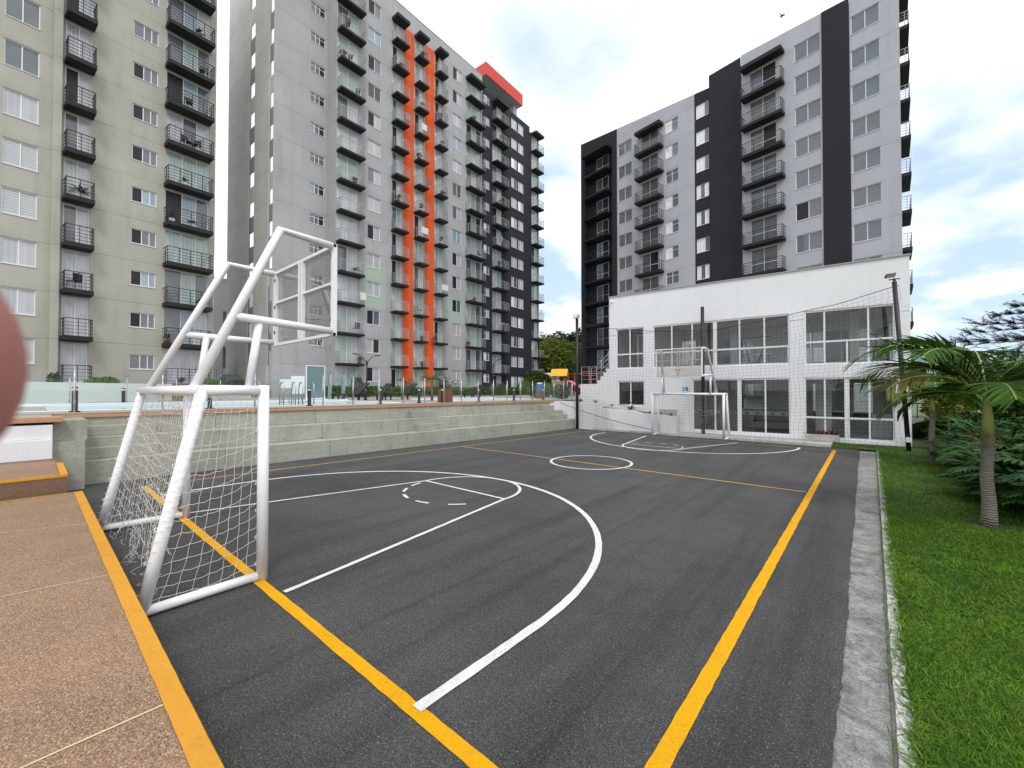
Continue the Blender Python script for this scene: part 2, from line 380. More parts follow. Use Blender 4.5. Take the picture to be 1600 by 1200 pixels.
def glass(name, tint, refl=.12, rough=.02, fr=.55):
    m = bpy.data.materials.new(name); m.use_nodes = True; n, l = m.node_tree.nodes, m.node_tree.links; n.clear()
    o = n.new("ShaderNodeOutputMaterial"); tr = n.new("ShaderNodeBsdfTransparent"); tr.inputs[0].default_value = (*tint, 1)
    gl = n.new("ShaderNodeBsdfGlossy"); gl.inputs["Roughness"].default_value = rough; gl.inputs[0].default_value = (.95, .97, 1, 1)
    lw = n.new("ShaderNodeLayerWeight"); lw.inputs["Blend"].default_value = .22
    ad = n.new("ShaderNodeMath"); ad.operation = 'ADD'; ad.use_clamp = True; ad.inputs[1].default_value = refl
    mu = n.new("ShaderNodeMath"); mu.operation = 'MULTIPLY'; mu.inputs[1].default_value = fr
    l.new(lw.outputs["Fresnel"], mu.inputs[0]); l.new(mu.outputs[0], ad.inputs[0])
    ms = n.new("ShaderNodeMixShader"); l.new(ad.outputs[0], ms.inputs[0]); l.new(tr.outputs[0], ms.inputs[1]); l.new(gl.outputs[0], ms.inputs[2])
    l.new(ms.outputs[0], o.inputs[0]); MATS[name] = m; return m
glass('clear_glass', (.90, .94, .92), .035); glass('board_glass', (.86, .85, .84), .03); glass('fence_glass', (.965, .98, .975), .008, .02, .22)
glass('shop_glass', (.90, .92, .92), .02)
t = NT('pool_water'); t.color((.10, .26, .31)); t.rough(.05); t.bsdf.inputs["Specular IOR Level"].default_value = .5
t.bump(t.noise(3, 3), .12, .02); reg('pool_water', t)
t = NT('lamp_lens'); t.color((.85, .86, .88)); t.rough(.2); reg('lamp_lens', t)

# ------------------------------------------------------------------ mesh helpers
class MB:
    """collects shapes into one mesh"""
    def __init__(s): s.v = []; s.f = []; s.mi = []; s.sm = []; s.cur = 0; s.smooth = False
    def quad(s, a, b, c, d):
        i = len(s.v); s.v += [a, b, c, d]; s.f.append((i, i + 1, i + 2, i + 3)); s.mi.append(s.cur); s.sm.append(s.smooth)
    def face(s, pts):
        i = len(s.v); s.v += list(pts); s.f.append(tuple(range(i, i + len(pts)))); s.mi.append(s.cur); s.sm.append(False)
    def box(s, x0, x1, y0, y1, z0, z1):
        i = len(s.v)
        s.v += [(x0, y0, z0), (x1, y0, z0), (x1, y1, z0), (x0, y1, z0), (x0, y0, z1), (x1, y0, z1), (x1, y1, z1), (x0, y1, z1)]
        for f in ((0, 3, 2, 1), (4, 5, 6, 7), (0, 1, 5, 4), (1, 2, 6, 5), (2, 3, 7, 6), (3, 0, 4, 7)):
            s.f.append(tuple(i + k for k in f)); s.mi.append(s.cur); s.sm.append(False)
        return s
    def obox(s, c, ax, hx, ay, hy, az, hz):
        """oriented box: centre, three axes with half sizes"""
        c = Vector(c); ax = Vector(ax).normalized() * hx; ay = Vector(ay).normalized() * hy; az = Vector(az).normalized() * hz
        i = len(s.v)
        for k in ((-1, -1, -1), (1, -1, -1), (1, 1, -1), (-1, 1, -1), (-1, -1, 1), (1, -1, 1), (1, 1, 1), (-1, 1, 1)):
            s.v.append(tuple(c + ax * k[0] + ay * k[1] + az * k[2]))
        for f in ((0, 3, 2, 1), (4, 5, 6, 7), (0, 1, 5, 4), (1, 2, 6, 5), (2, 3, 7, 6), (3, 0, 4, 7)):
            s.f.append(tuple(i + k for k in f)); s.mi.append(s.cur); s.sm.append(False)
        return s
    def tube(s, pts, r, n=10, cap=True, smooth=True):
        pts = [Vector(p) for p in pts]; rs = r if isinstance(r, (list, tuple)) else [r] * len(pts)
        i0 = len(s.v); up = None
        for k, p in enumerate(pts):
            d = (pts[min(k + 1, len(pts) - 1)] - pts[max(k - 1, 0)])
            if d.length < 1e-9: d = Vector((0, 0, 1))
            d.normalize()
            if up is None:
                up = Vector((0, 0, 1)) if abs(d.z) < .9 else Vector((1, 0, 0))
            a = d.cross(up)
            if a.length < 1e-6: a = d.cross(Vector((1, .3, .2)))
            a.normalize(); b = a.cross(d); up = b
            for j in range(n):
                t_ = 2 * pi * j / n; s.v.append(tuple(p + (a * cos(t_) + b * sin(t_)) * rs[k]))
        for k in range(len(pts) - 1):
            for j in range(n):
                a_ = i0 + k * n + j; b_ = i0 + k * n + (j + 1) % n
                s.f.append((a_, b_, b_ + n, a_ + n)); s.mi.append(s.cur); s.sm.append(smooth)
        if cap:
            s.f.append(tuple(i0 + j for j in range(n))[::-1]); s.mi.append(s.cur); s.sm.append(False)
            e = i0 + (len(pts) - 1) * n
            s.f.append(tuple(e + j for j in range(n))); s.mi.append(s.cur); s.sm.append(False)
        return s
    def lathe(s, c, prof, n=16, smooth=True):
        """profile [(r, z)] turned about the vertical through c"""
        i0 = len(s.v)
        for r, z in prof:
            for j in range(n):
                t_ = 2 * pi * j / n; s.v.append((c[0] + r * cos(t_), c[1] + r * sin(t_), c[2] + z))
        for k in range(len(prof) - 1):
            for j in range(n):
                a_ = i0 + k * n + j; b_ = i0 + k * n + (j + 1) % n
                s.f.append((a_, b_, b_ + n, a_ + n)); s.mi.append(s.cur); s.sm.append(smooth)
        s.f.append(tuple(i0 + j for j in range(n))[::-1]); s.mi.append(s.cur); s.sm.append(False)
        e = i0 + (len(prof) - 1) * n
        s.f.append(tuple(e + j for j in range(n))); s.mi.append(s.cur); s.sm.append(False)
        return s
    def ball(s, c, r, sx=1, sy=1, sz=1, n=10):
        prof = []
        for k in range(1, n):
            a = -pi / 2 + pi * k / n; prof.append((r * cos(a), r * sin(a) * sz))
        i = len(s.v); s.lathe(c, prof, n + 2)
        for q in range(i, len(s.v)):
            x, y, z = s.v[q]; s.v[q] = (c[0] + (x - c[0]) * sx, c[1] + (y - c[1]) * sy, z)
        return s
    def mesh(s, name, mats):
        m = bpy.data.meshes.new(name); m.from_pydata(s.v, [], s.f)
        for k in (mats if isinstance(mats, (list, tuple)) else [mats]): m.materials.append(MATS[k])
        m.polygons.foreach_set('material_index', s.mi); m.polygons.foreach_set('use_smooth', s.sm); m.update(); return m

def tag(o, label=None, cat=None, group=None, kind=None):
    if label: o['label'] = label
    if cat: o['category'] = cat
    if group: o['group'] = group
    if kind: o['kind'] = kind
    return o
def put(name, mb, mats, parent=None, loc=(0, 0, 0), rz=0, label=None, bevel=None):
    me = mb.mesh(name, mats) if isinstance(mb, MB) else mb
    o = bpy.data.objects.new(name, me); COL.objects.link(o)
    o.location = loc; o.rotation_euler = (0, 0, rz)
    if parent is not None: o.parent = parent
    if label: o['label'] = label
    if bevel:
        b = o.modifiers.new('bevel', 'BEVEL'); b.width = bevel; b.segments = 2; b.limit_method = 'ANGLE'
    return o
def thing(name, label, cat, loc=(0, 0, 0), rz=0, group=None):
    o = bpy.data.objects.new(name, None); COL.objects.link(o); o.location = loc; o.rotation_euler = (0, 0, rz)
    o.empty_display_size = .1
    return tag(o, label, cat, group)
def copy_tree(root, loc, rz=0, label=None, scale=None):
    r = root.copy(); COL.objects.link(r); r.location = loc; r.rotation_euler = (0, 0, rz)
    if scale: r.scale = scale
    if label: r['label'] = label
    def rec(src, dst):
        for ch in list(src.children):
            c = ch.copy(); COL.objects.link(c); c.parent = dst; rec(ch, c)
    rec(root, r); return r
def np_mesh(name, V, F, mats, mi=None, smooth=False):
    """V (n,3), F (m,4) arrays"""
    me = bpy.data.meshes.new(name); V = np.asarray(V, np.float32); F = np.asarray(F, np.int32); k = F.shape[1]
    me.vertices.add(len(V)); me.vertices.foreach_set('co', V.ravel())
    me.loops.add(F.size); me.loops.foreach_set('vertex_index', F.ravel())
    me.polygons.add(len(F)); me.polygons.foreach_set('loop_start', np.arange(0, F.size, k, dtype=np.int32))
    try: me.polygons.foreach_set('loop_total', np.full(len(F), k, np.int32))
    except Exception: pass
    for q in (mats if isinstance(mats, (list, tuple)) else [mats]): me.materials.append(MATS[q])
    if mi is not None: me.polygons.foreach_set('material_index', np.asarray(mi, np.int32))
    if smooth: me.polygons.foreach_set('use_smooth', np.ones(len(F), bool))
    me.update(calc_edges=True); me.validate(); return me

def frame(deg):
    a = radians(deg); u = Vector((cos(a), sin(a), 0)); n = Vector((-sin(a), cos(a), 0))
    return lambda s, y, z=0: u * s + n * y + Vector((0, 0, z))
B1A, B2A, B3A, CLA, TEA = 94.8, 92.0, -10.52, 3.8, 87.5
B1D, B2D, B3D, CLD, TED = 32.61, 32.29, 37.33, 20.164, 12.58
B1W, B2W, B3W, CLW, TEW = frame(B1A), frame(B2A), frame(B3A), frame(CLA), frame(TEA)
DECK = 1.47

# ================================================================== GROUND AND COURT
def structure(o): o['kind'] = 'structure'; return o
structure(put('ground', MB().box(-2500, 2500, -2500, 2500, -1.0, -.08), 'far_ground'))

def slab(poly, z0, z1):
    m = MB(); m.face([(x, y, z1) for x, y in poly]); n = len(poly)
    for i in range(n):
        a, b = poly[i], poly[(i + 1) % n]; m.quad((a[0], a[1], z0), (b[0], b[1], z0), (b[0], b[1], z1), (a[0], a[1], z1))
    return m
# asphalt with a ragged right edge
poly = []
yy = -4.0; r = random.Random(3)
while yy < 18.0:
    poly.append((-.155 - .007 * max(0, yy - 2) + r.uniform(-.006, .006) + .008 * sin(yy * 1.7) + .004 * sin(yy * 5.3 + 1), yy)); yy += r.uniform(.035, .09)
poly += [(-.30, 18.12), (-.45, 18.2), (-1.0, 18.28), (-3.0, 18.50), (-6.4, 18.50), (-11.4, 18.72)]
a = TEW(18.6, TED + .02); b = TEW(-4.5, TED + .02)
poly += [(a.x, a.y), (b.x, b.y)]
structure(put('court', slab(poly, -.06, 0), 'asphalt'))

def ribbon(mb, pts, w, z, closed=False, jit=.0035, step=.09, seed=0):
    """painted line along pts with a slightly uneven edge"""
    r = random.Random(seed); P = [Vector((p[0], p[1], 0)) for p in pts]
    if closed: P.append(P[0])
    Q = []
    for a, b in zip(P[:-1], P[1:]):
        n = max(1, int((b - a).length / step))
        Q += [a.lerp(b, k / n) for k in range(n)]
    if not closed: Q.append(P[-1])
    L = []
    for k, p in enumerate(Q):
        if closed: d = Q[(k + 1) % len(Q)] - Q[k - 1]
        else: d = Q[min(k + 1, len(Q) - 1)] - Q[max(k - 1, 0)]
        d.normalize(); nrm = Vector((-d.y, d.x, 0))
        L.append((p + nrm * (w / 2 + r.uniform(-jit, jit)), p - nrm * (w / 2 + r.uniform(-jit, jit))))
    n = len(L)
    for k in range(n if closed else n - 1):
        a, b = L[k], L[(k + 1) % n]
        mb.quad((a[1].x, a[1].y, z), (b[1].x, b[1].y, z), (b[0].x, b[0].y, z), (a[0].x, a[0].y, z))
def arc(cx, cy, rx, ry, a0, a1, n=60): return [(cx + rx * cos(radians(a0 + (a1 - a0) * k / n)), cy + ry * sin(radians(a0 + (a1 - a0) * k / n))) for k in range(n + 1)]
def marking(mb, mat): return structure(put('painted_line', mb, mat))
m = MB(); ribbon(m, [(-.86, -3.5), (-.90, 17.50)], .105, .004, seed=1); marking(m, 'yellow_paint')
m = MB(); ribbon(m, [(-11.45, 1.56), (1.2, 1.60)], .10, .0045, seed=2); marking(m, 'yellow_paint')
m = MB(); ribbon(m, [(-11.43, 1.62), (-11.33, 3.9), (-11.0, 10.0), (-10.64, 17.44)], .055, .004, seed=3)
ribbon(m, [(-10.97, 10.02), (-.97, 9.96)], .055, .0045, seed=4)
ribbon(m, [(-10.64, 17.74), (-8.06, 17.70), (-.95, 17.47)], .04, .0045, seed=5); marking(m, 'thin_yellow_paint')
m = MB()
ribbon(m, [(-10.24, 1.63), (-10.24, 2.87)] + arc(-6.2, 2.87, 4.04, 4.0, 180, 0)[1:-1] + [(-2.16, 2.87), (-2.165, 1.60)], .085, .009, seed=6)
ribbon(m, [(-8.42, 1.63), (-7.43, 5.70)] + arc(-6.26, 5.72, 1.17, 1.16, 178, 2) + [(-5.09, 5.70), (-4.40, 1.66)], .062, .0085, seed=7)
ribbon(m, [(-7.40, 5.71), (-5.12, 5.70)], .06, .008, seed=8)
for a0 in (196, 222, 249, 279, 314): ribbon(m, arc(-6.26, 5.68, 1.10, 1.12, a0 - 7, a0 + 9, 5), .06, .008, seed=a0)
ribbon(m, arc(-5.90, 10.2, 1.10, 1.10, 0, 360, 80)[:-1], .075, .009, closed=True, seed=9)
ribbon(m, [(-9.42, 17.68)] + arc(-5.66, 17.45, 3.83, 3.86, 187, 353) + [(-1.86, 17.45)], .085, .009, seed=10)
ribbon(m, [(-7.44, 17.66), (-6.93, 14.56)] + arc(-5.88, 14.52, 1.04, 1.05, 182, 358) + [(-4.83, 14.56), (-3.80, 17.56)], .07, .0085, seed=11)
ribbon(m, [(-6.90, 14.56), (-4.86, 14.53)], .06, .008, seed=12)
for a0 in (25, 57, 88, 118, 150): ribbon(m, arc(-5.88, 14.5, 1.0, .98, a0 - 7, a0 + 9, 5), .06, .008, seed=a0 + 1)
marking(m, 'white_paint_line')

# gutter, groove, kerb, lawn on the right
gx = lambda y: .075 + .004 * (y - 3)           # right edge of the gutter
ys = [y_ * .35 - 4.0 for y_ in range(64)]
m = MB()
for y0, y1 in zip(ys[:-1], ys[1:]):
    m.quad((-.5, y0, -.014), (gx(y0), y0, -.014), (gx(y1), y1, -.014), (-.5, y1, -.014))
structure(put('gutter', m, 'gutter_concrete'))
m = MB(); r = random.Random(5); prev = None; y_ = -4.0
m.box(.0, .6, -4, 18.3, -.075, -.05)
while y_ < 18.2:
    xi = gx(y_) + .018 + r.uniform(-.004, .004); xo = xi + .085 + r.uniform(-.014, .016); zt = .022 + r.uniform(-.004, .004)
    cur = [(xi, y_, -.05), (xi + .006, y_, zt), (xo, y_, zt - .004), (xo + .01, y_, -.05)]
    if prev:
        for k in range(3): m.quad(prev[k], prev[k + 1], cur[k + 1], cur[k])
    prev = cur; y_ += r.uniform(.05, .12)
structure(put('kerb', m, 'kerb_concrete'))
lawn = MB()
lawn.face([(.17, -4, .008), (14, -4, .008), (14, 18.3, .008), (.26, 18.3, .008)])
lawn.face([(-1.05, 18.3, .008), (14, 18.3, .008), (14, 45, .008), (-1.05, 45, .008)])
structure(put('lawn', lawn, 'lawn_soil'))
structure(put('path', slab([(-11.3, 18.80), (-6.5, 18.56), (-3.0, 18.56), (-1.15, 18.36), (-1.05, 18.42), (-1.05, 21.0), (-11.3, 20.2)], -.05, .085), 'kerb_concrete'))

# raised paving on the left, where the photographer stands
m = slab([(-9.35, -7), (9, -7), (9, .545), (-9.35, .545)], -.05, .42); structure(put('raised_paving', m, 'pebble_paving'))
m = MB(); ribbon(m, [(-9.36, .499), (8.9, .499)], .092, .4245, jit=.0015, seed=21)
m.quad((-9.36, .5475, .40), (8.9, .5475, .40), (8.9, .5475, .4244), (-9.36, .5475, .4244))
ribbon(m, [(-9.325, -6.9), (-9.325, .45)], .05, .4240, jit=.0015, seed=22); structure(put('yellow_edge', m, 'kerb_yellow'))
m = MB(); ribbon(m, [(-7.33, -.3), (-7.04, .452)], .013, .4235, jit=.001, seed=23); ribbon(m, [(-7.33, -6.9), (-7.33, -.3)], .013, .4235, jit=.001, seed=23)
ribbon(m, [(-5.04, -6.9), (-5.04, -.15), (-4.94, .452)], .013, .4235, jit=.001, seed=24); ribbon(m, [(-2.7, -6.9), (-2.7, .45)], .013, .4235, jit=.001, seed=25)
structure(put('paving_joint', m, 'cream_joint'))
m = slab([(-11.9, -5), (-9.5, -5), (-9.5, .39), (-11.9, .39)], 0.0, .69)
st = thing('step', 'wide pebble-dash step with yellow edges at the far end of the raised paving', 'step', (0, 0, 0))
put('tread_block', m, 'pebble_dark', st)
m = MB(); m.box(-9.515, -9.492, -5, .392, .655, .694); m.box(-11.1, -9.515, .31, .393, .685, .6945)
put('yellow_edging', m, 'kerb_yellow', st)
m = MB(); m.box(-11.5, -9.52, -4.9, .30, .69, .6925); put('tread', m, 'pebble_paving', st)

# white painted low wall and concrete pier beside the bleachers
w = thing('white_low_wall', 'white painted two-tier low wall behind the pebble step, left of the grey pier', 'wall', (0, 0, 0))
m = MB(); m.box(-12.3, -11.90, -6, .285, .0, 1.06); put('lower_tier', m, 'cream_step_paint', w, bevel=.012)
m = MB(); m.box(-12.4, -11.96, -6, .285, 1.062, 1.335); put('upper_tier', m, 'cream_step_paint', w, bevel=.012)
m = MB(); m.box(-13.6, -12.10, .29, .735, 0, .98); m.box(-13.6, -12.22, .29, .77, .982, 1.39)
tag(put('concrete_pier', m, 'concrete_steps'), 'grey concrete pier between the white low wall and the stepped bleachers', 'pier')

# ------------------------------------------------------------------ bleachers (frame TE: x along, y away from the court)
bl_ = thing('bleachers', 'long grey concrete stepped bleachers along the left side of the court', 'bleachers', (0, 0, 0), radians(TEA))
S0, S1 = .17, 18.25
m = MB(); m.box(-2.0, S1, TED, TED + 1.4, -.05, .50); put('lower_step', m, 'concrete_steps', bl_, bevel=.012)
m = MB(); m.box(S0, S1 - .35, TED + .55, TED + 1.5, .502, .955); put('upper_step', m, 'concrete_steps', bl_, bevel=.012)
m = MB(); m.box(S0, S1 - .75, TED + 1.1, TED + 1.6, .957, 1.40); put('top_wall', m, 'concrete_steps', bl_, bevel=.01)
for (s0, s1, y0, y1, z0, z1) in ((.17, 1.45, .27, .548, .502, .74), (.17, 1.45, .82, 1.098, .957, 1.19), (8.72, 9.91, .27, .548, .502, .75), (8.78, 10.03, .82, 1.098, .957, 1.21),
                                 (16.85, 17.89, .27, .548, .502, .75), (16.6, 17.5, .82, 1.098, .957, 1.21)):
    m = MB(); m.box(s0, s1, TED + y0, TED + y1, z0, z1); put('step_block', m, 'concrete_steps', bl_, bevel=.01)

# pool deck
def tquad(m, s0, s1, y0, y1, z):
    p = [TEW(s0, y0, z), TEW(s1, y0, z), TEW(s1, y1, z), TEW(s0, y1, z)]; m.face([tuple(q) for q in p][::1])
PY0, PY1, PX0, PX1 = 15.7, 20.6, -9.0, 9.3      # first pool
QY0, QY1, QX0, QX1 = 16.4, 19.4, 13.4, 18.6     # second pool
m = MB()
for s0, s1, y0, y1 in ((-20, 60, 13.62, PY0), (-20, PX0, PY0, PY1), (PX1, QX0, PY0, PY1), (QX1, 60, PY0, PY1), (QX0, QX1, PY0, QY0), (QX0, QX1, QY1, PY1), (-20, 60, PY1, 55)):
    tquad(m, s0, s1, y0, y1, DECK)
a = [(-12.0, .29), (-12.0, -8), (-30, -8), (-30, .29)]
m.face([(x, y, DECK - .003) for x, y in a[::-1]])
structure(put('pool_deck', m, 'deck_paving'))
m = MB(); m.box(-2.0, S1 - .2, TED + 1.05, TED + 1.30, 1.378, DECK + .006)
o = structure(put('deck_edge', m, 'orange_tile')); o.rotation_euler.z = radians(TEA)
m = MB(); m.box(-12.5, -11.93, -8, .42, 1.385, 1.474); structure(put('deck_edge', m, 'orange_tile'))
def pool(x0, x1, y0, y1, lab):
    p = thing('swimming_pool', lab, 'pool', (0, 0, 0), radians(TEA))
    m = MB(); m.box(x0, x1, y0, y1, .2, DECK - .03); put('water', m, 'pool_water', p)
    m = MB(); c = .38
    m.box(x0 - c, x1 + c, y0 - .12, y0, DECK - .1, DECK + .012); m.box(x0 - c, x1 + c, y1, y1 + c + .25, DECK - .1, DECK + .07)
    m.box(x0 - c, x0, y0, y1, DECK - .1, DECK + .02); m.box(x1, x1 + c, y0, y1, DECK - .1, DECK + .02); put('coping', m, 'white_panel', p, bevel=.01)
pool(PX0, PX1, PY0, PY1, 'long swimming pool with a white coping behind the left glass fence')
pool(QX0, QX1, QY0, QY1, 'smaller swimming pool with a white rim near the brown planter box')

# glass fences
def glass_fence(lab, svals, y, z0, ph, gh, r, extra=None, both=True):
    f = thing('glass_fence', lab, 'fence', (0, 0, 0), radians(TEA))
    for s in svals:
        m = MB(); m.tube([(s, y, z0), (s, y, z0 + ph)], r, 8); m.lathe((s, y, z0), [(r * 2.2, 0), (r * 2.2, .012)], 10)
        m.box(s - .012, s + .012, y - r - .02, y - r, z0 + ph * .22, z0 + ph * .30); m.box(s - .012, s + .012, y - r - .02, y - r, z0 + ph * .75, z0 + ph * .83)
        put('post', m, 'steel', f)
    for a_, b_ in zip(svals[:-1], svals[1:]):
        m = MB(); m.box(a_ + .04, b_ - .04, y - .005, y + .005, z0 + .07, z0 + gh); put('glass_panel', m, 'fence_glass', f)
# posts fitted along the terrace lip
s1_ = [.05 + .62 * 0, 1.62, 3.72, 5.7, 6.73, 7.72, 8.72, 9.70, 10.66, 11.6, 12.57, 13.54, 14.46, 15.44, 16.35, 17.33, 18.17, 19.05, 19.9]
glass_fence('near glass pool fence on slim steel posts along the top of the bleachers', [-2.4, -.9] + s1_, 13.93, DECK, 1.02, .93, .021)
glass_fence('far glass pool fence on thin steel posts beyond the swimming pool', [-4.6 + 1.52 * k for k in range(20)], 22.0, DECK, 1.0, .95, .018)

# low mint planter wall in front of the olive tower
pw = thing('planter_wall', 'long pale mint planter wall at the foot of the olive apartment tower', 'wall', (0, 0, 0))
m = MB(); m.obox((-26.45, 2.2, 1.86), (-7.7, 10.6, 0), 9.3, (10.6, 7.7, 0), .12, (0, 0, 1), .47); put('wall_face', m, 'mint_low_wall', pw)
m = MB(); m.face([(-20.95, -5.15, 2.25), (-31.9, 9.75, 2.25), (-33.2, 9.7, 2.25), (-32.0, -6, 2.25)][::-1]); put('soil', m, 'soil', pw)

# ================================================================== BUILDINGS
def facade(parent, y, x0, x1, z0, z1, holes, base, zones=(), rev=.13, name='wall', ztop=None):
    """a wall plane at local y with real window openings; zones are differently painted areas, each its own part"""
    xs = sorted({x0, x1, *[h[0] for h in holes], *[h[1] for h in holes], *[q for z in zones for q in (z[2], z[3])]})
    zs = sorted({z0, z1, *[h[2] for h in holes], *[h[3] for h in holes], *[q for z in zones for q in (z[4], z[5])]})
    xs = [x for x in xs if x0 <= x <= x1]; zs = [z for z in zs if z0 <= z <= z1]
    H = np.array(holes) if holes else np.zeros((0, 4)); out = {}
    def key(cx, cz):
        k = (name, base)
        for z in zones:
            if z[2] < cx < z[3] and z[4] < cz < z[5]: k = (z[0], z[1])
        return k
    cols = []
    for i in range(len(xs) - 1):
        cx = (xs[i] + xs[i + 1]) / 2; run = None
        hh = H[(H[:, 0] < cx) & (H[:, 1] > cx)] if len(H) else H
        for j in range(len(zs) - 1):
            cz = (zs[j] + zs[j + 1]) / 2
            if len(hh) and np.any((hh[:, 2] < cz) & (hh[:, 3] > cz)): run = None; continue
            k = key(cx, cz)
            if run and run[0] == k: run[2] = zs[j + 1]
            else: run = [k, zs[j], zs[j + 1], xs[i], xs[i + 1]]; cols.append(run)
    tz = (lambda x, z: z + (ztop(x) if abs(z - z1) < 1e-6 else 0)) if ztop else (lambda x, z: z)
    for k, a, b, xa, xb in cols:
        out.setdefault(k, MB()).quad((xa, y, tz(xa, a)), (xb, y, tz(xb, a)), (xb, y, tz(xb, b)), (xa, y, tz(xa, b)))
    for h in holes:
        m = out.setdefault(key(h[0] - .01, h[2] + .05), MB()); xa, xb, za, zb = h[:4]
        m.quad((xa, y, za), (xa, y + rev, za), (xa, y + rev, zb), (xa, y, zb)); m.quad((xb, y + rev, za), (xb, y, za), (xb, y, zb), (xb, y + rev, zb))
        m.quad((xa, y, za), (xb, y, za), (xb, y + rev, za), (xa, y + rev, za)); m.quad((xa, y + rev, zb), (xb, y + rev, zb), (xb, y, zb), (xa, y, zb))
    for (nm, mt), m in out.items(): put(nm, m, mt, parent)

MC = {}
def window_mesh(w, h, cols, style, fm):
    """frame with its own transoms, origin at lower left front corner, glass plane handled by pane_mesh"""
    k = ('w', round(w, 2), round(h, 2), cols, style, fm)
    if k in MC: return MC[k]
    m = MB(); t = .045; d0, d1 = .055, .105
    m.box(0, w, d0, d1, 0, t); m.box(0, w, d0, d1, h - t, h); m.box(0, t, d0, d1, t, h - t); m.box(w - t, w, d0, d1, t, h - t)
    for c in cols: m.box(w * c - t * .5, w * c + t * .5, d0 + .003, d1 - .003, t, h - t)
    if style == 'transom':
        for a, b in zip((0,) + tuple(cols), tuple(cols) + (1,)): m.box(w * a + t * .6, w * b - t * .6, d0 + .006, d1 - .006, h * .66, h * .66 + t * .8)
    if style == 'rail': m.box(t, w - t, d0 + .006, d1 - .006, h * .42, h * .42 + t)
    if style != 'door': m.box(-.02, w + .02, -.035, d0, -.03, 0.0)
    MC[k] = m.mesh('window', fm); return MC[k]
def pane_mesh(w, h, cols, mats):
    k = ('p', round(w, 2), round(h, 2), cols, tuple(mats))
    if k in MC: return MC[k]
    m = MB(); e = (0,) + tuple(cols) + (1,); ul = []
    for i in range(len(e) - 1):
        mt = mats[i % len(mats)]
        if mt not in ul: ul.append(mt)
        m.cur = ul.index(mt); yo = .085 + .012 * (i % 2)
        m.quad((w * e[i], yo, 0), (w * e[i + 1], yo, 0), (w * e[i + 1], yo, h), (w * e[i], yo, h))
    MC[k] = m.mesh('pane', ul); return MC[k]
def railing_mesh(w, d, h, mat, nr=5, r=.016, posts=.62, sides=True):
    k = ('r', round(w, 2), d, h, mat, nr, r, posts)
    if k in MC: return MC[k]
    m = MB(); n = max(1, round(w / posts)); e = .04
    for i in range(n + 1):
        x = e + (w - 2 * e) * i / n; m.box(x - r, x + r, e - r, e + r, 0, h)
    for j in range(nr):
        z = h * (j + 1) / nr - (r if j < nr - 1 else 0); rr = r * (1.25 if j == nr - 1 else .72)
        m.box(e, w - e, e - rr, e + rr, z - rr, z + rr)
        m.box(e - rr, e + rr, e, d, z - rr, z + rr); m.box(w - e - rr, w - e + rr, e, d, z - rr, z + rr)
    for x in (e, w - e): m.box(x - r, x + r, d * .5 - r, d * .5 + r, 0, h)
    MC[k] = m.mesh('railing', mat); return MC[k]
def balcony_mesh(w, d, t, mat):
    k = ('b', round(w, 2), d, t, mat)
    if k in MC: return MC[k]
    m = MB(); m.box(0, w, 0, d, 0, t); m.box(.12, w - .12, .12, d - .05, -.02, 0.0); MC[k] = m.mesh('balcony', mat); return MC[k]

def add_window(parent, y, s0, s1, z0, z1, cols, panes, style='plain', fm='white_frame', name='window'):
    w, h = s1 - s0, z1 - z0
    o = put(name, window_mesh(w, h, cols, style, fm), None, parent, (s0, y, z0))
    put('pane', pane_mesh(w, h, cols, panes), None, o); return o
def add_balcony(parent, y, s0, s1, z, d=.9, t=.22, smat='slab_black', rmat='rail_black', rh=.92, nr=5, r=.016, posts=.62):
    o = put('balcony', balcony_mesh(s1 - s0, d, t, smat), None, parent, (s0, y - d, z))
    put('railing', railing_mesh(s1 - s0, d, rh, rmat, nr, r, posts), None, o, (0, 0, t)); return o

PR = random.Random(11)
def pick(opts):
    t_ = sum(w for _, w in opts); x = PR.uniform(0, t_)
    for o, w in opts:
        x -= w
        if x <= 0: return o
    return opts[-1][0]
P_WIN = [(('pane_void', 'pane_curtain'), 2), (('pane_void', 'pane_slate'), 1.5), (('pane_frost', 'pane_dark'), 1), (('pane_curtain',), 3.5), (('pane_curtain', 'pane_dark'), 2), (('pane_grey', 'pane_curtain'), 2), (('pane_blind',), 2), (('pane_dark',), 1.2), (('pane_curtain_blue',), 1.5), (('pane_curtain_cream', 'pane_curtain'), 1)]
P_DOOR = [(('pane_bright',), 2.5), (('pane_mint', 'pane_bright'), 3), (('pane_void', 'pane_bright'), 2.6), (('pane_grey', 'pane_bright'), 2), (('pane_grey', 'pane_mint'), 1), (('pane_bright', 'pane_mint', 'pane_grey'), 1.5), (('pane_void', 'pane_mint'), 1.8), (('pane_mint',), 2)]
P_SMALL = [(('pane_dark', 'pane_slate'), 3), (('pane_curtain_blue', 'pane_grey'), 2), (('pane_slate',), 2), (('pane_void', 'pane_curtain'), 3)]

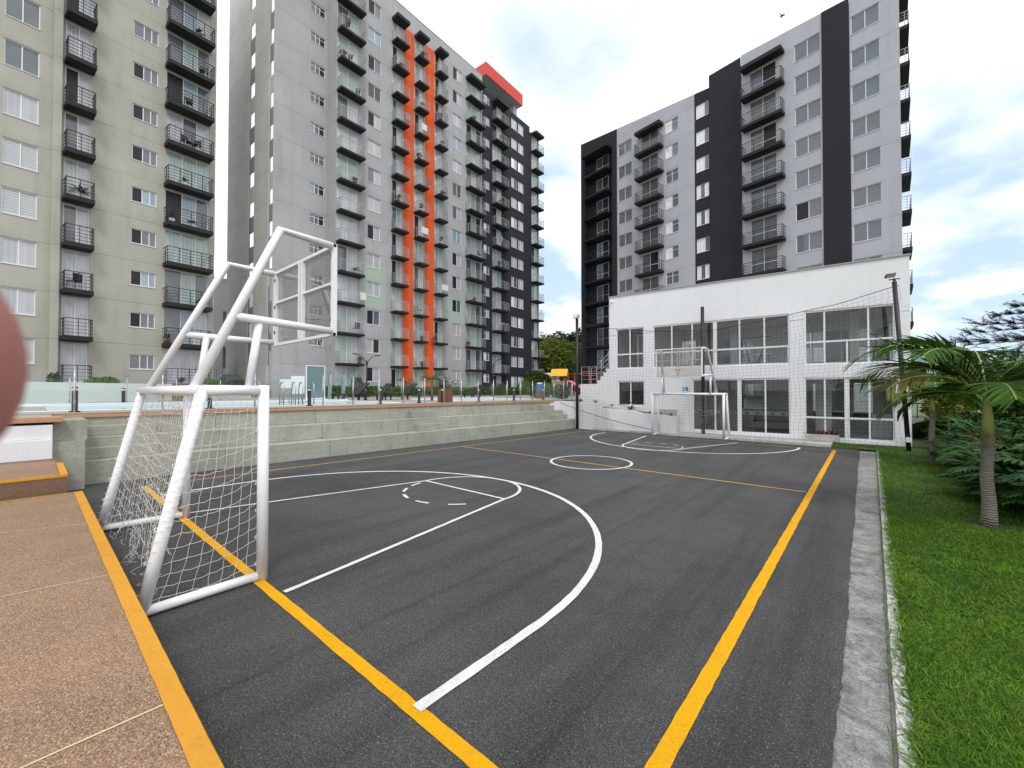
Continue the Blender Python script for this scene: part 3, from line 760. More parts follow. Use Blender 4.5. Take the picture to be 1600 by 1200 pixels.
# ---- olive tower (left)
b1 = thing('apartment_tower', 'olive grey apartment tower on the far left, its top cut off by the frame', 'building', (0, 0, 0), radians(B1A))
holes = []; D = B1D; R1 = range(0, 14)
for k in R1:
    z = 2.18 + 2.5 * k
    for s0, s1 in ((1.66, 2.84), (-1.4, -.2), (-4.2, -3.0)):
        holes.append((s0, s1, z - 1.31, z)); add_window(b1, D, s0, s1, z - 1.31, z, (.5,), pick([(('pane_blind',), 3), (('pane_curtain',), 4), (('pane_slate', 'pane_grey'), 1), (('pane_curtain_blue', 'pane_curtain'), 1.5)])) if z > 2.4 else holes.pop()
    z = 1.64 + 2.5 * k
    if z > 2.4:
        holes.append((6.51, 7.68, z - .88, z)); add_window(b1, D, 6.51, 7.68, z - .88, z, (.42, .72), pick([(('pane_void', 'pane_slate', 'pane_slate'), 4), (('pane_slate', 'pane_grey'), 2), (('pane_void', 'pane_curtain_blue', 'pane_curtain_blue'), 3)]), 'plain')
    zb = 2.17 + 2.5 * k
    for s0, s1, d0, d1, cols in ((3.72, 4.86, 3.76, 4.78, (.5,)), (8.0, 10.40, 8.08, 10.38, (.38, .7))):
        holes.append((d0, d1, zb + .24, zb + 2.42))
        big = d1 - d0 > 1.5
        pn = pick([(('pane_void', 'pane_curtain_blue', 'pane_slate'), 3), (('pane_grey', 'pane_curtain_blue', 'pane_curtain'), 3), (('pane_mint',), 1.5), (('pane_slate', 'pane_mint'), 2), (('pane_curtain', 'pane_slate'), 1)]) if big else pick([(('pane_curtain',), 4), (('pane_grey', 'pane_curtain'), 2), (('pane_void', 'pane_curtain'), 2)])
        if k: add_window(b1, D, d0, d1, zb + .24, zb + 2.42, cols, pn, 'door', name='balcony_door')
        else: add_window(b1, D, d0, d1, zb + .24, zb + 2.42, cols, ('pane_curtain',), 'door', name='balcony_door')
        add_balcony(b1, D, s0, s1, zb, .85, .24)
facade(b1, D, -14, 10.75, .9, 37.5, holes, 'olive_wall')
m = MB(); m.box(-14, 10.75, D + .135, D + 12, .9, 37.5); put('body', m, 'olive_wall', b1)
m = MB(); m.box(3.30, 3.62, D - .34, D + .02, .9, 37.5); put('wall_fin', m, 'olive_wall', b1)

# ---- grey and orange tower (middle)
b2 = thing('apartment_tower', 'grey apartment tower with orange vertical bands and a red roof slab', 'building', (0, 0, 0), radians(B2A))
D = B2D; DB = 33.8; holes = []; hb = []
for k in range(0, 15):
    z = 1.47 + 2.5 * k
    if z < 36 and z > 1.6:
        hb.append((15.80, 17.02, z - .80, z)); add_window(b2, DB, 15.80, 17.02, z - .80, z, (.34, .62), pick([(('pane_slate', 'pane_grey', 'pane_void'), 3), (('pane_curtain_blue', 'pane_slate', 'pane_void'), 2), (('pane_slate',), 1)]), 'transom')
    z = 1.52 + 2.5 * k
    if z > 1.6:
        holes.append((20.11, 21.39, z - 1.25, z)); add_window(b2, D, 20.11, 21.39, z - 1.25, z, (.5,), pick(P_WIN))
        holes.append((30.16, 31.42, z - 1.2, z + .12)); add_window(b2, D, 30.16, 31.42, z - 1.2, z + .12, (.5,), pick(P_WIN))
    zd = 1.25 + 2.5 * k
    if zd > 1.6:
        for s0, s1 in ((40.05, 41.22), (41.42, 42.60)):
            holes.append((s0, s1, zd - 1.3, zd)); add_window(b2, D, s0, s1, zd - 1.3, zd, (.5,), pick([(('pane_frost', 'pane_curtain'), 2), (('pane_curtain',), 3), (('pane_curtain', 'pane_dark'), 1)]), name='window')
        zz = zd + .15
        holes.append((34.98, 36.0, zz - .95, zz)); add_window(b2, D, 34.98, 36.0, zz - .95, zz, (.5,), pick([(('pane_slate', 'pane_curtain'), 3), (('pane_frost', 'pane_grey'), 2)]), 'transom', name='vent_window')
    if k < 14:
        zb = 1.55 + 2.5 * k
        for s0, s1, d0, d1, cols, dz in ((17.24, 19.46, 17.30, 19.20, (.5,), 0), (22.50, 23.92, 22.62, 23.62, (.5,), 0), (25.06, 26.27, 25.16, 26.22, (.5,), 0), (27.60, 28.78, 27.72, 28.72, (.5,), 0.03),
                                     (32.05, 34.48, 32.2, 34.5, (.34, .67), .05), (36.4, 38.66, 36.5, 38.2, (.5,), -.2), (44.25, 46.1, 44.35, 45.8, (.5,), -.35)):
            z0 = zb + dz + .2; z1 = zb + dz + 2.42
            if k == 0: z0 = 1.5
            holes.append((d0, d1, z0, z1)); add_window(b2, D, d0, d1, z0, z1, cols, pick(P_DOOR), 'door', name='balcony_door')
            if k:
                add_balcony(b2, D, s0, s1, zb + dz, .85 if s0 > 20 else .75, .18, rmat='rail_grey', r=.019, posts=.8)
        # canopies over the top floor
for s0, s1, dz in ((17.24, 19.46, 0), (22.50, 23.92, -.15), (25.06, 26.27, -.1), (27.60, 28.78, 0), (32.05, 34.48, 0), (36.4, 38.66, -.2), (44.25, 46.1, -.3)):
    m = MB(); m.box(s0, s1, D - .9, D, 36.35 + dz, 36.62 + dz); put('canopy', m, 'slab_black', b2)
zones = [('orange_band', 'orange_paint', 23.80, 25.05, 1.0, 36.5), ('orange_band', 'orange_paint', 26.38, 27.60, 1.0, 36.5),
         ('mint_patch', 'mint_paint', 28.95, 31.85, 9.1, 11.8), ('upper_mint_patch', 'mint_paint', 19.46, 22.0, 9.3, 13.2),
         ('dark_wall', 'dark_wall', 34.72, 46.0, .9, 40)]
facade(b2, D, 17.2, 34.72, .9, 38.3, [h for h in holes if h[0] < 34.7], 'grey_wall', zones)
facade(b2, D, 34.72, 43.93, .9, 36.95, [h for h in holes if 34.7 < h[0] < 43.9], 'dark_wall', name='dark_wall')
facade(b2, D, 43.93, 46.0, .9, 36.3, [h for h in holes if h[0] > 43.9], 'dark_wall', name='dark_wall')
facade(b2, DB, 13.04, 17.2, .9, 38.0, hb, 'grey_wall', ztop=lambda x: 0)
m = MB()   # return wall, roofs, rear
m.quad((17.2, DB, .9), (17.2, D, .9), (17.2, D, 38.3), (17.2, DB, 38.3))
m.box(13.2, 34.72, DB + .14, 43.6, 1, 37.9); m.box(17.3, 34.72, D + .16, DB + .1, 1, 38.29); m.box(34.73, 43.9, D + .16, 43, 1, 36.94); m.box(43.94, 45.98, D + .16, 43, 1, 36.28)
put('body', m, 'grey_wall', b2)
# side wall with two columns of stairwell lights
side = thing('side_wall', None, None); side.parent = b2; side.location = (13.04, DB, 0); side.rotation_euler.z = radians(90)
# local x of the side frame = away from the court, its wall looks towards local +y (b2's -x)
m = MB()
def sq(a0, a1, z0, z1, dy=0): m.quad((a1, dy, z0), (a0, dy, z0), (a0, dy, z1), (a1, dy, z1))
for a0, a1 in ((0, .06), (.92, 3.75), (4.95, 9.95)): sq(a0, a1, .9, 38.0)
for a0, a1 in ((.06, .92), (3.75, 4.95)):
    m.quad((a0, 0, .9), (a0, -.1, .9), (a0, -.1, 38), (a0, 0, 38)); m.quad((a1, -.1, .9), (a1, 0, .9), (a1, 0, 38), (a1, -.1, 38))
put('wall', m, 'grey_wall_side', side)
for k in range(0, 15):
    z = 1.35 + 2.5 * k
    for a0, a1 in ((3.75, 4.95), (.06, .92)):
        m = MB(); m.box(a0, a1, -.12, -.085, z, z + 1.15); put('stair_light', m, 'pane_mirror' if z > 9 else 'pane_slate', side)
        m = MB(); m.box(a0, a1, -.13, -.07, z + 1.15, z + 2.5); put('spandrel', m, 'soffit' if k % 3 else 'grey_wall_side', side)
# red roof slab
m = MB(); m.box(35.3, 42.35, D - .05, D + 4.6, 38.85, 40.3); put('roof_slab', m, 'red_fascia', b2)
m = MB(); m.box(35.45, 42.2, D + .1, D + 4.5, 38.80, 38.85); put('soffit', m, 'soffit', b2)
m = MB(); m.box(35.3, 41.2, D + 2.6, D + 4.6, 36.9, 38.8); m.box(41.4, 42.1, D + .7, D + 1.3, 36.9, 38.8); put('roof_house', m, 'pale_grey_wall', b2)
m = MB(); m.box(17.2, 34.72, D - .02, D + .3, 38.3, 38.38); put('parapet_cap', m, 'soffit', b2)

# ---- pale grey and charcoal tower (right)
b3 = thing('apartment_tower', 'pale grey and charcoal apartment tower rising behind the white clubhouse', 'building', (0, 0, 0), radians(B3A))
D = B3D; holes = []
P3 = [(('pane_slate', 'pane_grey'), 3), (('pane_slate',), 4), (('pane_grey',), 1.5), (('pane_void', 'pane_slate'), .7)]
for k in range(0, 11):
    for s0, s1, zt, h, nm_, cols, ps, st_ in ((-7.72, -6.16, 1.29 + 2.5, 1.32, 'window', (.5,), P3, 'plain'), (-11.22, -9.52, 1.5 + 2.5, 1.36, 'window', (.5,), P3, 'plain'),
                                        (-19.16, -17.97, 1.0 + 2.5, 1.3, 'window', (.33, .66), [(('pane_frost', 'pane_slate', 'pane_frost'), 4), (('pane_frost', 'pane_frost', 'pane_grey'), 2)], 'plain'),
                                        (-22.28, -20.94, 1.05 + 2.5, 1.2, 'window', (.5,), [(('pane_frost', 'pane_slate'), 4), (('pane_grey', 'pane_slate'), 2)], 'transom'),
                                        (-27.94, -26.21, 1.40 + 2.5, 1.3, 'window', (.5,), P3, 'plain')):
        z = zt + 2.5 * k
        if z > 29.4: continue
        holes.append((s0, s1, z - h, z)); add_window(b3, D, s0, s1, z - h, z, cols, pick(ps), st_)
    zb = 1.35 + 2.5 * k
    for s0, s1, d0, d1, cols, dz in ((-14.95, -11.88, -14.5, -12.5, (.5,), 0), (-25.3, -22.45, -25.0, -23.1, (.5,), -.2)):
        holes.append((d0, d1, zb + dz + .2, zb + dz + 2.4)); add_window(b3, D, d0, d1, zb + dz + .2, zb + dz + 2.4, cols, pick([(('pane_slate', 'pane_slate'), 4), (('pane_grey',), 2), (('pane_slate', 'pane_void'), 1)]), 'rail', name='balcony_door')
        add_balcony(b3, D, s0, s1, zb + dz, .85, .24, rmat='rail_black' if s0 > -20 else 'rail_black', posts=.9)
    # the recess at the left end
    zr = 1.88 + 2.5 * k
    if zr < 28:
        add_window(b3, D + .75, -31.6, -29.9, zr + .2, zr + 2.3, (.5,), pick([(('pane_slate', 'pane_grey'), 3), (('pane_curtain_blue', 'pane_slate'), 2)]), 'rail', name='balcony_door')
        add_balcony(b3, D + .8, -32.6, -29.2, zr, 1.25, .2, rmat='rail_black', posts=.9)
for s0, s1, z in ((-14.95, -11.88, 28.85), (-25.3, -22.45, 28.35), (-32.6, -28.9, 29.15)):
    m = MB(); m.box(s0, s1, D - .85, D, z, z + .3); put('canopy', m, 'slab_black', b3)
sl_ = lambda x: (-17.9 - x) * .125 if x <= -17.8 else 0
L = [h for h in holes if h[0] < -19.3]; Dk = [h for h in holes if -19.3 < h[0] < -17.9]; Rr = [h for h in holes if h[0] > -17]
recess = (-32.7, -28.8, 1.3, 29.2)
facade(b3, D, -33.35, -28.1, .5, 29.55, [recess], 'dark_wall', rev=.85, name='dark_wall', ztop=sl_)
m = MB(); m.quad((-32.7, D + .84, 1.3), (-28.8, D + .84, 1.3), (-28.8, D + .84, 29.2), (-32.7, D + .84, 29.2)); put('dark_wall', m, 'dark_wall', b3)
facade(b3, D, -28.1, -19.3, .5, 29.55, L, 'pale_grey_wall', ztop=sl_)
facade(b3, D, -19.3, -17.9, .5, 29.55, Dk, 'dark_wall', name='dark_wall', ztop=sl_)
facade(b3, D - .06, -17.9, -15.15, .5, 30.6, [], 'dark_wall', name='dark_wall')
sr_ = lambda x: (-5.15 - x) * .07
facade(b3, D, -15.15, -9.44, .5, 30.05, [h for h in Rr if h[0] < -9.4], 'pale_grey_wall', ztop=sr_)
facade(b3, D - .05, -9.44, -7.80, .5, 30.05, [], 'dark_wall', name='dark_wall', ztop=sr_)
facade(b3, D, -7.80, -5.15, .5, 30.05, [h for h in Rr if h[0] > -9], 'pale_grey_wall', ztop=sr_)
m = MB(); m.box(-33.3, -17.9, D + 1.0, D + 13, .5, 29.5); m.box(-17.89, -7.3, D + .16, D + 13, .5, 30.0); m.face([(-7.3, D + .16, 30.0), (-5.16, D + .16, 30.0), (-7.2, D + 13, 30.0)]); m.quad((-5.16, D + .0, .5), (-7.2, D + 13, .5), (-7.2, D + 13, 30.0), (-5.16, D, 30.0)); m.box(-28.0, -17.9, D + .15, D + 1.0, .5, 29.5); m.box(-33.35, -33.2, D + .01, D + 12, .5, 31.3); put('body', m, 'pale_grey_wall', b3)
for k in range(0, 11):
    z = 1.35 + 2.5 * k
    m = MB(); m.box(0, 3.1, 0, .52, 0, .22); o = put('balcony', m, 'slab_black', b3, (-4.72, D + .5, z), radians(99))
    q = put('railing', railing_mesh(3.1, .48, .92, 'rail_grey', 5, .016, .9), None, o, (0, 0, .22))
m = MB(); m.box(0, 3.1, 0, .52, 0, .25); put('canopy', m, 'slab_black', b3, (-4.72, D + .5, 28.85), radians(99))
an = B3W(-18.9, B3D + 2, 29.6)
m = MB(); m.tube([an, an + Vector((-.35, 0, 1.9))], .025, 6); m.tube([an + Vector((-.5, 0, 1.55)), an + Vector((-.1, .1, 1.6))], .015, 5); m.tube([an + Vector((-.55, 0, 1.8)), an + Vector((-.15, .1, 1.85))], .015, 5)
tag(put('antenna', m, 'steel'), 'thin metal antenna on the roof edge of the pale grey tower', 'antenna')

# ================================================================== CLUBHOUSE (frame CL)
ch = thing('clubhouse', 'two-storey white clubhouse with large glazed bays at the far end of the court', 'building', (0, 0, 0), radians(CLA))
D = CLD; X0, X1, ZT = -8.87, 2.46, 6.80
bays = [(-8.50, -7.06, 3.09, 5.14), (-6.62, -1.10, 3.06, 5.12), (-.61, 2.06, 3.0, 5.14), (-8.42, -7.04, 1.22, 2.48), (-4.83, -1.09, .16, 2.51), (-.63, 2.03, .12, 2.50)]
facade(ch, D, X0, X1, -.05, ZT, bays, 'white_wall', rev=.16)
DB_ = D + 6.05
bh = [(-8.2, -5.9, 3.5, 5.0), (-5.2, -2.2, 3.5, 5.0), (-1.6, 1.9, 3.4, 5.0), (-5.0, -2.6, .9, 2.4), (-.5, 1.9, .5, 2.4)]
facade(ch, DB_, X0, X1, -.05, ZT, bh, 'white_wall', rev=.12, name='rear_wall')
for b_ in bh: add_window(ch, DB_ - .05, b_[0], b_[1], b_[2], b_[3], (.33, .66), ('clear_glass',), 'door', name='added_rear_window')  # unseen rear windows, added so daylight reaches the rooms
m = MB()
for a_, b_, z0, z1 in ((D, D + .7, -.05, ZT), (D + 5.3, DB_, -.05, ZT), (D + .7, D + 5.3, -.05, 3.15), (D + .7, D + 5.3, 5.05, ZT)): m.quad((X1, a_, z0), (X1, b_, z0), (X1, b_, z1), (X1, a_, z1))
m.quad((X0, DB_, -.05), (X0, D, -.05), (X0, D, ZT), (X0, DB_, ZT)); m.quad((X0, D, ZT - .02), (X1, D, ZT - .02), (X1, DB_, ZT - .02), (X0, DB_, ZT - .02))
put('outer_walls', m, 'white_wall', ch)
m = MB()
for y_ in (D + .7, D + 2.2, D + 3.75, D + 5.26): m.box(X1 - .06, X1, y_, y_ + .04, 3.15, 5.05)
m.box(X1 - .06, X1, D + .74, D + 5.26, 4.0, 4.04); f_ = put('side_window', m, 'white_frame', ch)
m = MB(); m.box(X1 - .035, X1 - .028, D + .7, D + 5.3, 3.15, 5.05); put('pane', m, 'clear_glass', f_)
m = MB(); m.box(X0 - .03, X1 + .04, D - .05, D + .2, ZT, ZT + .045); put('parapet_cap', m, 'rail_grey', ch)
# rooms behind the glass
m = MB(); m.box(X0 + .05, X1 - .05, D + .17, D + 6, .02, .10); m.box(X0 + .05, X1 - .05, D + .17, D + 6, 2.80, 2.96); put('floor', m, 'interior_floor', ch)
m = MB()
m.quad((X0 + .06, D + .18, .1), (X0 + .06, D + 5.9, .1), (X0 + .06, D + 5.9, 5.4), (X0 + .06, D + .18, 5.4))
m.quad((X1 - .09, D + .18, .1), (X1 - .09, D + 5.9, .1), (X1 - .09, D + 5.9, 2.66), (X1 - .09, D + .18, 2.66))
for x in (-6.9, -.86): m.box(x - .07, x + .07, D + .2, D + 4.2, .101, 2.655)
m.box(-5.6, -5.45, D + .2, D + 5.9, .101, 2.655); m.box(-1.9, -.9, D + 4.3, D + 4.4, .101, 2.655); m.box(-4.4, -3.6, D + 4.0, D + 4.1, .101, 2.655)
m.box(-6.9, -6.78, D + .2, D + 5.9, 2.961, 5.395)
for x in (-3.7, -1.0, .9): m.box(x, x + .3, D + 2.8, D + 3.1, 2.961, 5.395)
put('inner_wall', m, 'interior_wall', ch)
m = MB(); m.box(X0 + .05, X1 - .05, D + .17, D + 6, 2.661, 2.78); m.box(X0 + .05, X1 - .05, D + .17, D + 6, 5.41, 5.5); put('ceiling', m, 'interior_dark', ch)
def bay(b, vert, hor, thick=(), nm='window'):
    x0, x1, z0, z1 = b; t = .035; y0, y1 = D + .04, D + .10; m = MB()
    m.box(x0, x1, y0, y1, z0, z0 + 2 * t); m.box(x0, x1, y0, y1, z1 - 2 * t, z1); m.box(x0, x0 + t * 1.6, y0, y1, z0 + 2 * t, z1 - 2 * t); m.box(x1 - t * 1.6, x1, y0, y1, z0 + 2 * t, z1 - 2 * t)
    for v in vert:
        tt = t * (2.2 if v in thick else .8); m.box(v - tt, v + tt, y0 + .003, y1 - .003, z0 + 2 * t, z1 - 2 * t)
    for h in hor: m.box(x0 + t * 1.6, x1 - t * 1.6, y0 - .012, y1 - .02, h - t, h + t)
    o = put(nm, m, 'white_frame', ch)
    g = MB(); g.box(x0 + .01, x1 - .01, D + .118, D + .126, z0 + .01, z1 - .01); put('pane', g, 'shop_glass', o); return o
bay(bays[0], (-7.78,), (3.82,)); bay(bays[1], (-5.74, -4.83, -3.87, -2.90, -1.98), (3.80,), (-3.87,)); bay(bays[2], (.03, 1.33), (3.90,))
mm = MB(); mm.box(.68, .74, D + .045, D + .09, 3.07, 3.86); put('mullion', mm, 'white_frame', ch)
bay(bays[3], (-7.75,), ()); bay(bays[4], (-3.88, -2.92, -1.96), (), (-2.92,), 'sliding_door'); bay(bays[5], (.02, .69, 1.34), (.94,), (.69,))
# frosted strip with dark pictograms on the sliding doors
m = MB(); m.box(-4.78, -1.12, D + .106, D + .114, .96, 1.12); put('frosted_strip', m, 'pane_slate', ch)
m = MB()
for x in (-4.55, -4.15, -3.6, -3.2, -2.65, -2.25, -1.72, -1.35): m.box(x - .045, x + .045, D + .100, D + .1055, .985, 1.085)
put('pictogram', m, 'plastic_black', ch)
# blue notice on the wall
nt = thing('notice_sign', 'small blue notice on the white clubhouse wall behind the far goal', 'sign', CLW(-5.12, CLD - .012, 2.02), radians(CLA))
m = MB(); m.box(-.11, .11, -.012, .008, -.13, .13); put('board', m, 'blue_plastic', nt)
m = MB(); m.box(-.095, .095, -.015, -.0125, -.115, -.045); m.box(-.07, .0, -.015, -.0125, .03, .09); m.box(-.07, .07, -.015, -.0125, -.01, .005); put('print', m, 'white_panel', nt)
# low hatch door in the wall
m = MB(); m.box(-6.45, -5.5, -.04, 0, .09, 1.10); m.box(-6.40, -6.0, -.052, -.041, .14, 1.05); m.box(-5.95, -5.55, -.052, -.041, .14, 1.05); m.box(-6.06, -5.9, -.07, -.053, .93, .97)
o = tag(put('hatch_door', m, 'grey_door'), 'low grey double hatch door in the clubhouse wall behind the far goal', 'door'); o.location = CLW(0, CLD, 0); o.rotation_euler.z = radians(CLA)
# camera on the clubhouse corner
m = MB(); m.box(-.04, .04, -.10, 0, -.03, .05); m.lathe((0, -.13, -.05), [(.03, 0), (.05, .03), (.05, .06)], 10)
o = tag(put('security_camera', m, 'white_panel'), 'small white security camera at the top left corner of the clubhouse', 'camera'); o.location = CLW(-8.7, CLD, 6.55); o.rotation_euler.z = radians(CLA)

# gym machines behind the upper glass
def treadmill(loc, rz, lab):
    t_ = thing('treadmill', lab, 'treadmill', loc, rz)
    m = MB(); m.box(-.38, .38, -.9, .8, .02, .18); put('deck', m, 'machine_dark', t_, bevel=.02)
    m = MB(); m.tube([(-.36, .7, .15), (-.34, .85, 1.25), (-.34, .55, 1.38)], .035, 8); m.tube([(.36, .7, .15), (.34, .85, 1.25), (.34, .55, 1.38)], .035, 8); put('handrail', m, 'plastic_black', t_)
    m = MB(); m.obox((0, .86, 1.38), (1, 0, 0), .36, (0, .5, 1), .16, (0, 1, -.5), .03); put('console', m, 'machine_dark', t_)
treadmill(CLW(-.35, CLD + 1.3, 2.96), radians(CLA + 80), 'black treadmill behind the upper right glass bay, left one')
treadmill(CLW(1.0, CLD + 1.5, 2.96), radians(CLA - 75), 'black treadmill behind the upper right glass bay, right one')
def bike(loc, rz, lab):
    t_ = thing('exercise_bike', lab, 'exercise bike', loc, rz)
    m = MB(); m.tube([(-.25, -.45, .04), (.25, -.45, .04)], .03, 8); m.tube([(-.25, .45, .04), (.25, .45, .04)], .03, 8); m.tube([(0, -.45, .04), (0, 0, .3), (0, .45, .04)], .035, 8)
    m.tube([(0, -.1, .3), (0, -.3, .95)], .03, 8); m.tube([(0, .25, .3), (0, .42, 1.2)], .03, 8); put('frame', m, 'machine_dark', t_)
    m = MB(); m.tube([(-.22, .35, 1.2), (-.1, .5, 1.22), (.1, .5, 1.22), (.22, .35, 1.2)], .018, 6); put('handlebar', m, 'steel', t_)
    m = MB(); m.ball((0, -.3, .98), .13, 1, 1.2, .4, 8); put('saddle', m, 'plastic_black', t_)
    m = MB(); w_ = [(0.03 * k2, .28 + .22 * cos(a_), .32 + .22 * sin(a_)) for k2, a_ in ((0, q * pi / 8) for q in range(17))]; m.tube(w_, .02, 6, cap=False); put('flywheel', m, 'steel', t_)
bike(CLW(-4.9, CLD + 1.1, 2.96), radians(60), 'dark exercise bike behind the left end of the middle upper glass bay')
bike(CLW(-4.2, CLD + 1.6, 2.96), radians(70), 'second dark exercise bike, right beside the one at the left end of the middle bay')
bike(CLW(-2.4, CLD + 1.0, 2.96), radians(100), 'dark exercise bike right of the centre of the middle upper glass bay')
def weight_rack(loc, lab):
    t_ = thing('weight_machine', lab, 'gym machine', loc, radians(CLA))
    m = MB()
    for x in (-.5, .5): m.box(x - .04, x + .04, -.04, .04, 0, 2.0)
    m.box(-.5, .5, -.03, .03, 1.92, 2.0); m.box(-.5, .5, -.3, .3, 0, .07); put('frame', m, 'white_panel', t_)
    m = MB()
    for k in range(9): m.box(-.16, .16, -.1, .1, .12 + .07 * k, .175 + .07 * k)
    put('weight_stack', m, 'machine_dark', t_)
    m = MB(); m.box(-.2, .2, .2, .6, .42, .5); put('seat', m, 'plastic_black', t_)
weight_rack(CLW(-7.4, CLD + 1.5, 2.96), 'white framed weight machine behind the small upper left window')
# lounge furniture downstairs
def sofa(loc, rz, lab):
    t_ = thing('sofa', lab, 'sofa', loc, rz)
    m = MB(); m.box(-.8, .8, -.4, .4, .12, .42); put('seat', m, 'interior_dark', t_, bevel=.04)
    m = MB(); m.box(-.8, .8, .3, .5, .42, .85); put('backrest', m, 'interior_dark', t_, bevel=.05)
    for x in (-.9, .8):
        m = MB(); m.box(x, x + .1, -.4, .5, .12, .6); put('armrest', m, 'interior_dark', t_, bevel=.03)
sofa(CLW(-1.9, CLD + 3.0, .10), radians(CLA), 'dark low sofa behind the sliding glass doors')
m = MB(); m.box(-.7, .7, -.3, .3, .84, .9); m.box(-.66, .66, -.26, .26, 0, .84)
tag(put('reception_counter', m, 'interior_wall', None, CLW(-2.6, CLD + 4.6, .10), radians(CLA)), 'pale reception counter deep behind the sliding glass doors', 'counter')
for k, (x, w_, h_) in enumerate(((-.3, .55, 2.2), (1.55, .6, .95))):
    m = MB(); m.box(0, w_, 0, .5, 0, h_); m.box(.03, w_ / 2 - .01, -.02, -.001, .05, h_ - .05); m.box(w_ / 2 + .01, w_ - .03, -.02, -.001, .05, h_ - .05)
    tag(put('cabinet', m, 'white_panel', None, CLW(x, CLD + 2.2, .10), radians(CLA)), ('tall white cabinet behind the lower right glazing', 'low white cabinet at the right end of the lower right glazing')[k], 'cabinet')

# outside stair at the clubhouse's left end
sr = thing('outside_stair', 'white stair with grey railings climbing against the left end of the clubhouse', 'stairs', (0, 0, 0), radians(CLA))
m = MB(); m.box(-10.55, -9.55, D + .02, D + 1.3, 1.0, 2.34)
m.box(-9.55, -8.875, D + .020, D + 1.3, .9, 2.33)
for k in range(4): m.box(-9.55 + .17 * k, -8.875, D + .021 + .001 * k, D + 1.3, 2.33 + .2 * k, 2.53 + .2 * k)
put('steps', m, 'white_wall', sr)
m = MB()
for x, z in ((-10.5, 2.34), (-10.05, 2.34), (-9.62, 2.34), (-9.35, 2.7), (-8.95, 3.1)): m.tube([(x, D + .06, z), (x, D + .06, z + .92)], .02, 6)
for h in (.25, .45, .68, .92): m.tube([(-10.5, D + .06, 2.34 + h), (-9.62, D + .06, 2.34 + h), (-8.88, D + .06, 3.05 + h)], .016, 6)
put('railing', m, 'rail_grey', sr)
m = MB()
for x, z in ((-10.5, 2.34), (-9.62, 2.34), (-8.95, 3.1)): m.tube([(x, D + 1.25, z), (x, D + 1.25, z + .92)], .02, 6)
for h in (.3, .6, .92): m.tube([(-10.5, D + 1.25, 2.34 + h), (-9.62, D + 1.25, 2.34 + h), (-8.88, D + 1.25, 3.05 + h)], .016, 6)
put('railing', m, 'rail_grey', sr)

# white retaining wall with a planted bed
rw = thing('retaining_wall', 'stained white retaining wall behind the far left corner of the court', 'wall', (0, 0, 0))
m = MB(); m.face([(-12.75, 18.72, -.05), (-10.28, 18.78, -.05), (-10.28, 18.78, 1.36), (-12.75, 18.72, 1.43)]); m.face([(-10.28, 18.78, -.05), (-6.55, 18.86, -.05), (-6.55, 18.86, .84), (-8.1, 18.83, .92), (-8.65, 18.82, 1.05), (-10.28, 18.78, 1.12)])
m.face([(-12.75, 18.72, 1.43), (-10.28, 18.78, 1.36), (-10.28, 18.95, 1.36), (-12.75, 18.89, 1.43)]); m.face([(-10.28, 18.78, 1.12), (-8.65, 18.82, 1.05), (-8.65, 19.0, 1.05), (-10.28, 18.95, 1.12)])
m.face([(-8.65, 18.82, 1.05), (-8.1, 18.83, .92), (-6.55, 18.86, .84), (-6.55, 19.05, .84), (-8.1, 19.0, .92), (-8.65, 19.0, 1.05)])
m.face([(-6.55, 18.86, -.05), (-6.5, 19.8, -.05), (-6.5, 19.8, .84), (-6.55, 18.86, .84)]); m.face([(-10.28, 18.78, 1.12), (-10.28, 18.95, 1.12), (-10.28, 18.95, 1.36), (-10.28, 18.78, 1.36)])
m.face([(-12.75, 18.72, -.05), (-12.75, 18.72, 1.43), (-12.95, 18.0, 1.43), (-12.95, 18.0, -.05)])
put('wall_face', m, 'dirty_white_wall', rw)
m = MB(); m.face([(-12.75, 18.89, 1.32), (-10.28, 18.95, 1.08), (-8.65, 19.0, .96), (-6.55, 19.05, .76), (-6.5, 19.75, .76), (-8.8, 19.6, 1.0), (-10.5, 19.6, 1.22), (-12.9, 19.6, 1.34)]); put('soil', m, 'soil', rw)
m = MB(); m.face([(-16, 19.55, 1.44), (-10.5, 19.55, 1.41), (-8.8, 19.58, 1.16), (-8.8, 24, 1.2), (-16, 24, 1.46)][::1]); structure(put('terrace_ground', m, 'deck_paving'))

# planter box with red crotons at the clubhouse door
pb = thing('planter_box', 'long stone planter box of red leaved plants in front of the lower right glazing', 'planter', CLW(-.08, CLD - .42, .09), radians(CLA))
m = MB(); m.box(-.52, .52, -.16, .16, 0, .24); put('box', m, 'kerb_concrete', pb, bevel=.015)
m = MB(); m.box(-.49, .49, -.13, .13, .24, .25); put('soil', m, 'soil', pb)

def leaf_tuft(mb, c, n, L, w, up=.6, seed=0, spread=1.0, fold=.15, curve=.5):
    """a rosette of pointed strap leaves"""
    r = random.Random(seed)
    for k in range(n):
        a = r.uniform(0, 2 * pi); e = r.uniform(up * .4, up * 1.5); l = L * r.uniform(.6, 1.1)
        d = Vector((cos(a) * cos(e) * spread, sin(a) * cos(e) * spread, sin(e))); s_ = Vector((-sin(a), cos(a), 0)) * w / 2
        p0 = Vector(c); p1 = p0 + d * l * .45; p2 = p1 + (d - Vector((0, 0, curve))).normalized() * l * .3; p3 = p2 + (d - Vector((0, 0, curve * 2))).normalized() * l * .25
        mb.quad(tuple(p0 - s_ * .4), tuple(p0 + s_ * .4), tuple(p1 + s_), tuple(p1 - s_)); mb.quad(tuple(p1 - s_), tuple(p1 + s_), tuple(p2 + s_ * .8), tuple(p2 - s_ * .8))
        mb.face([tuple(p2 - s_ * .8), tuple(p2 + s_ * .8), tuple(p3)])
m = MB()
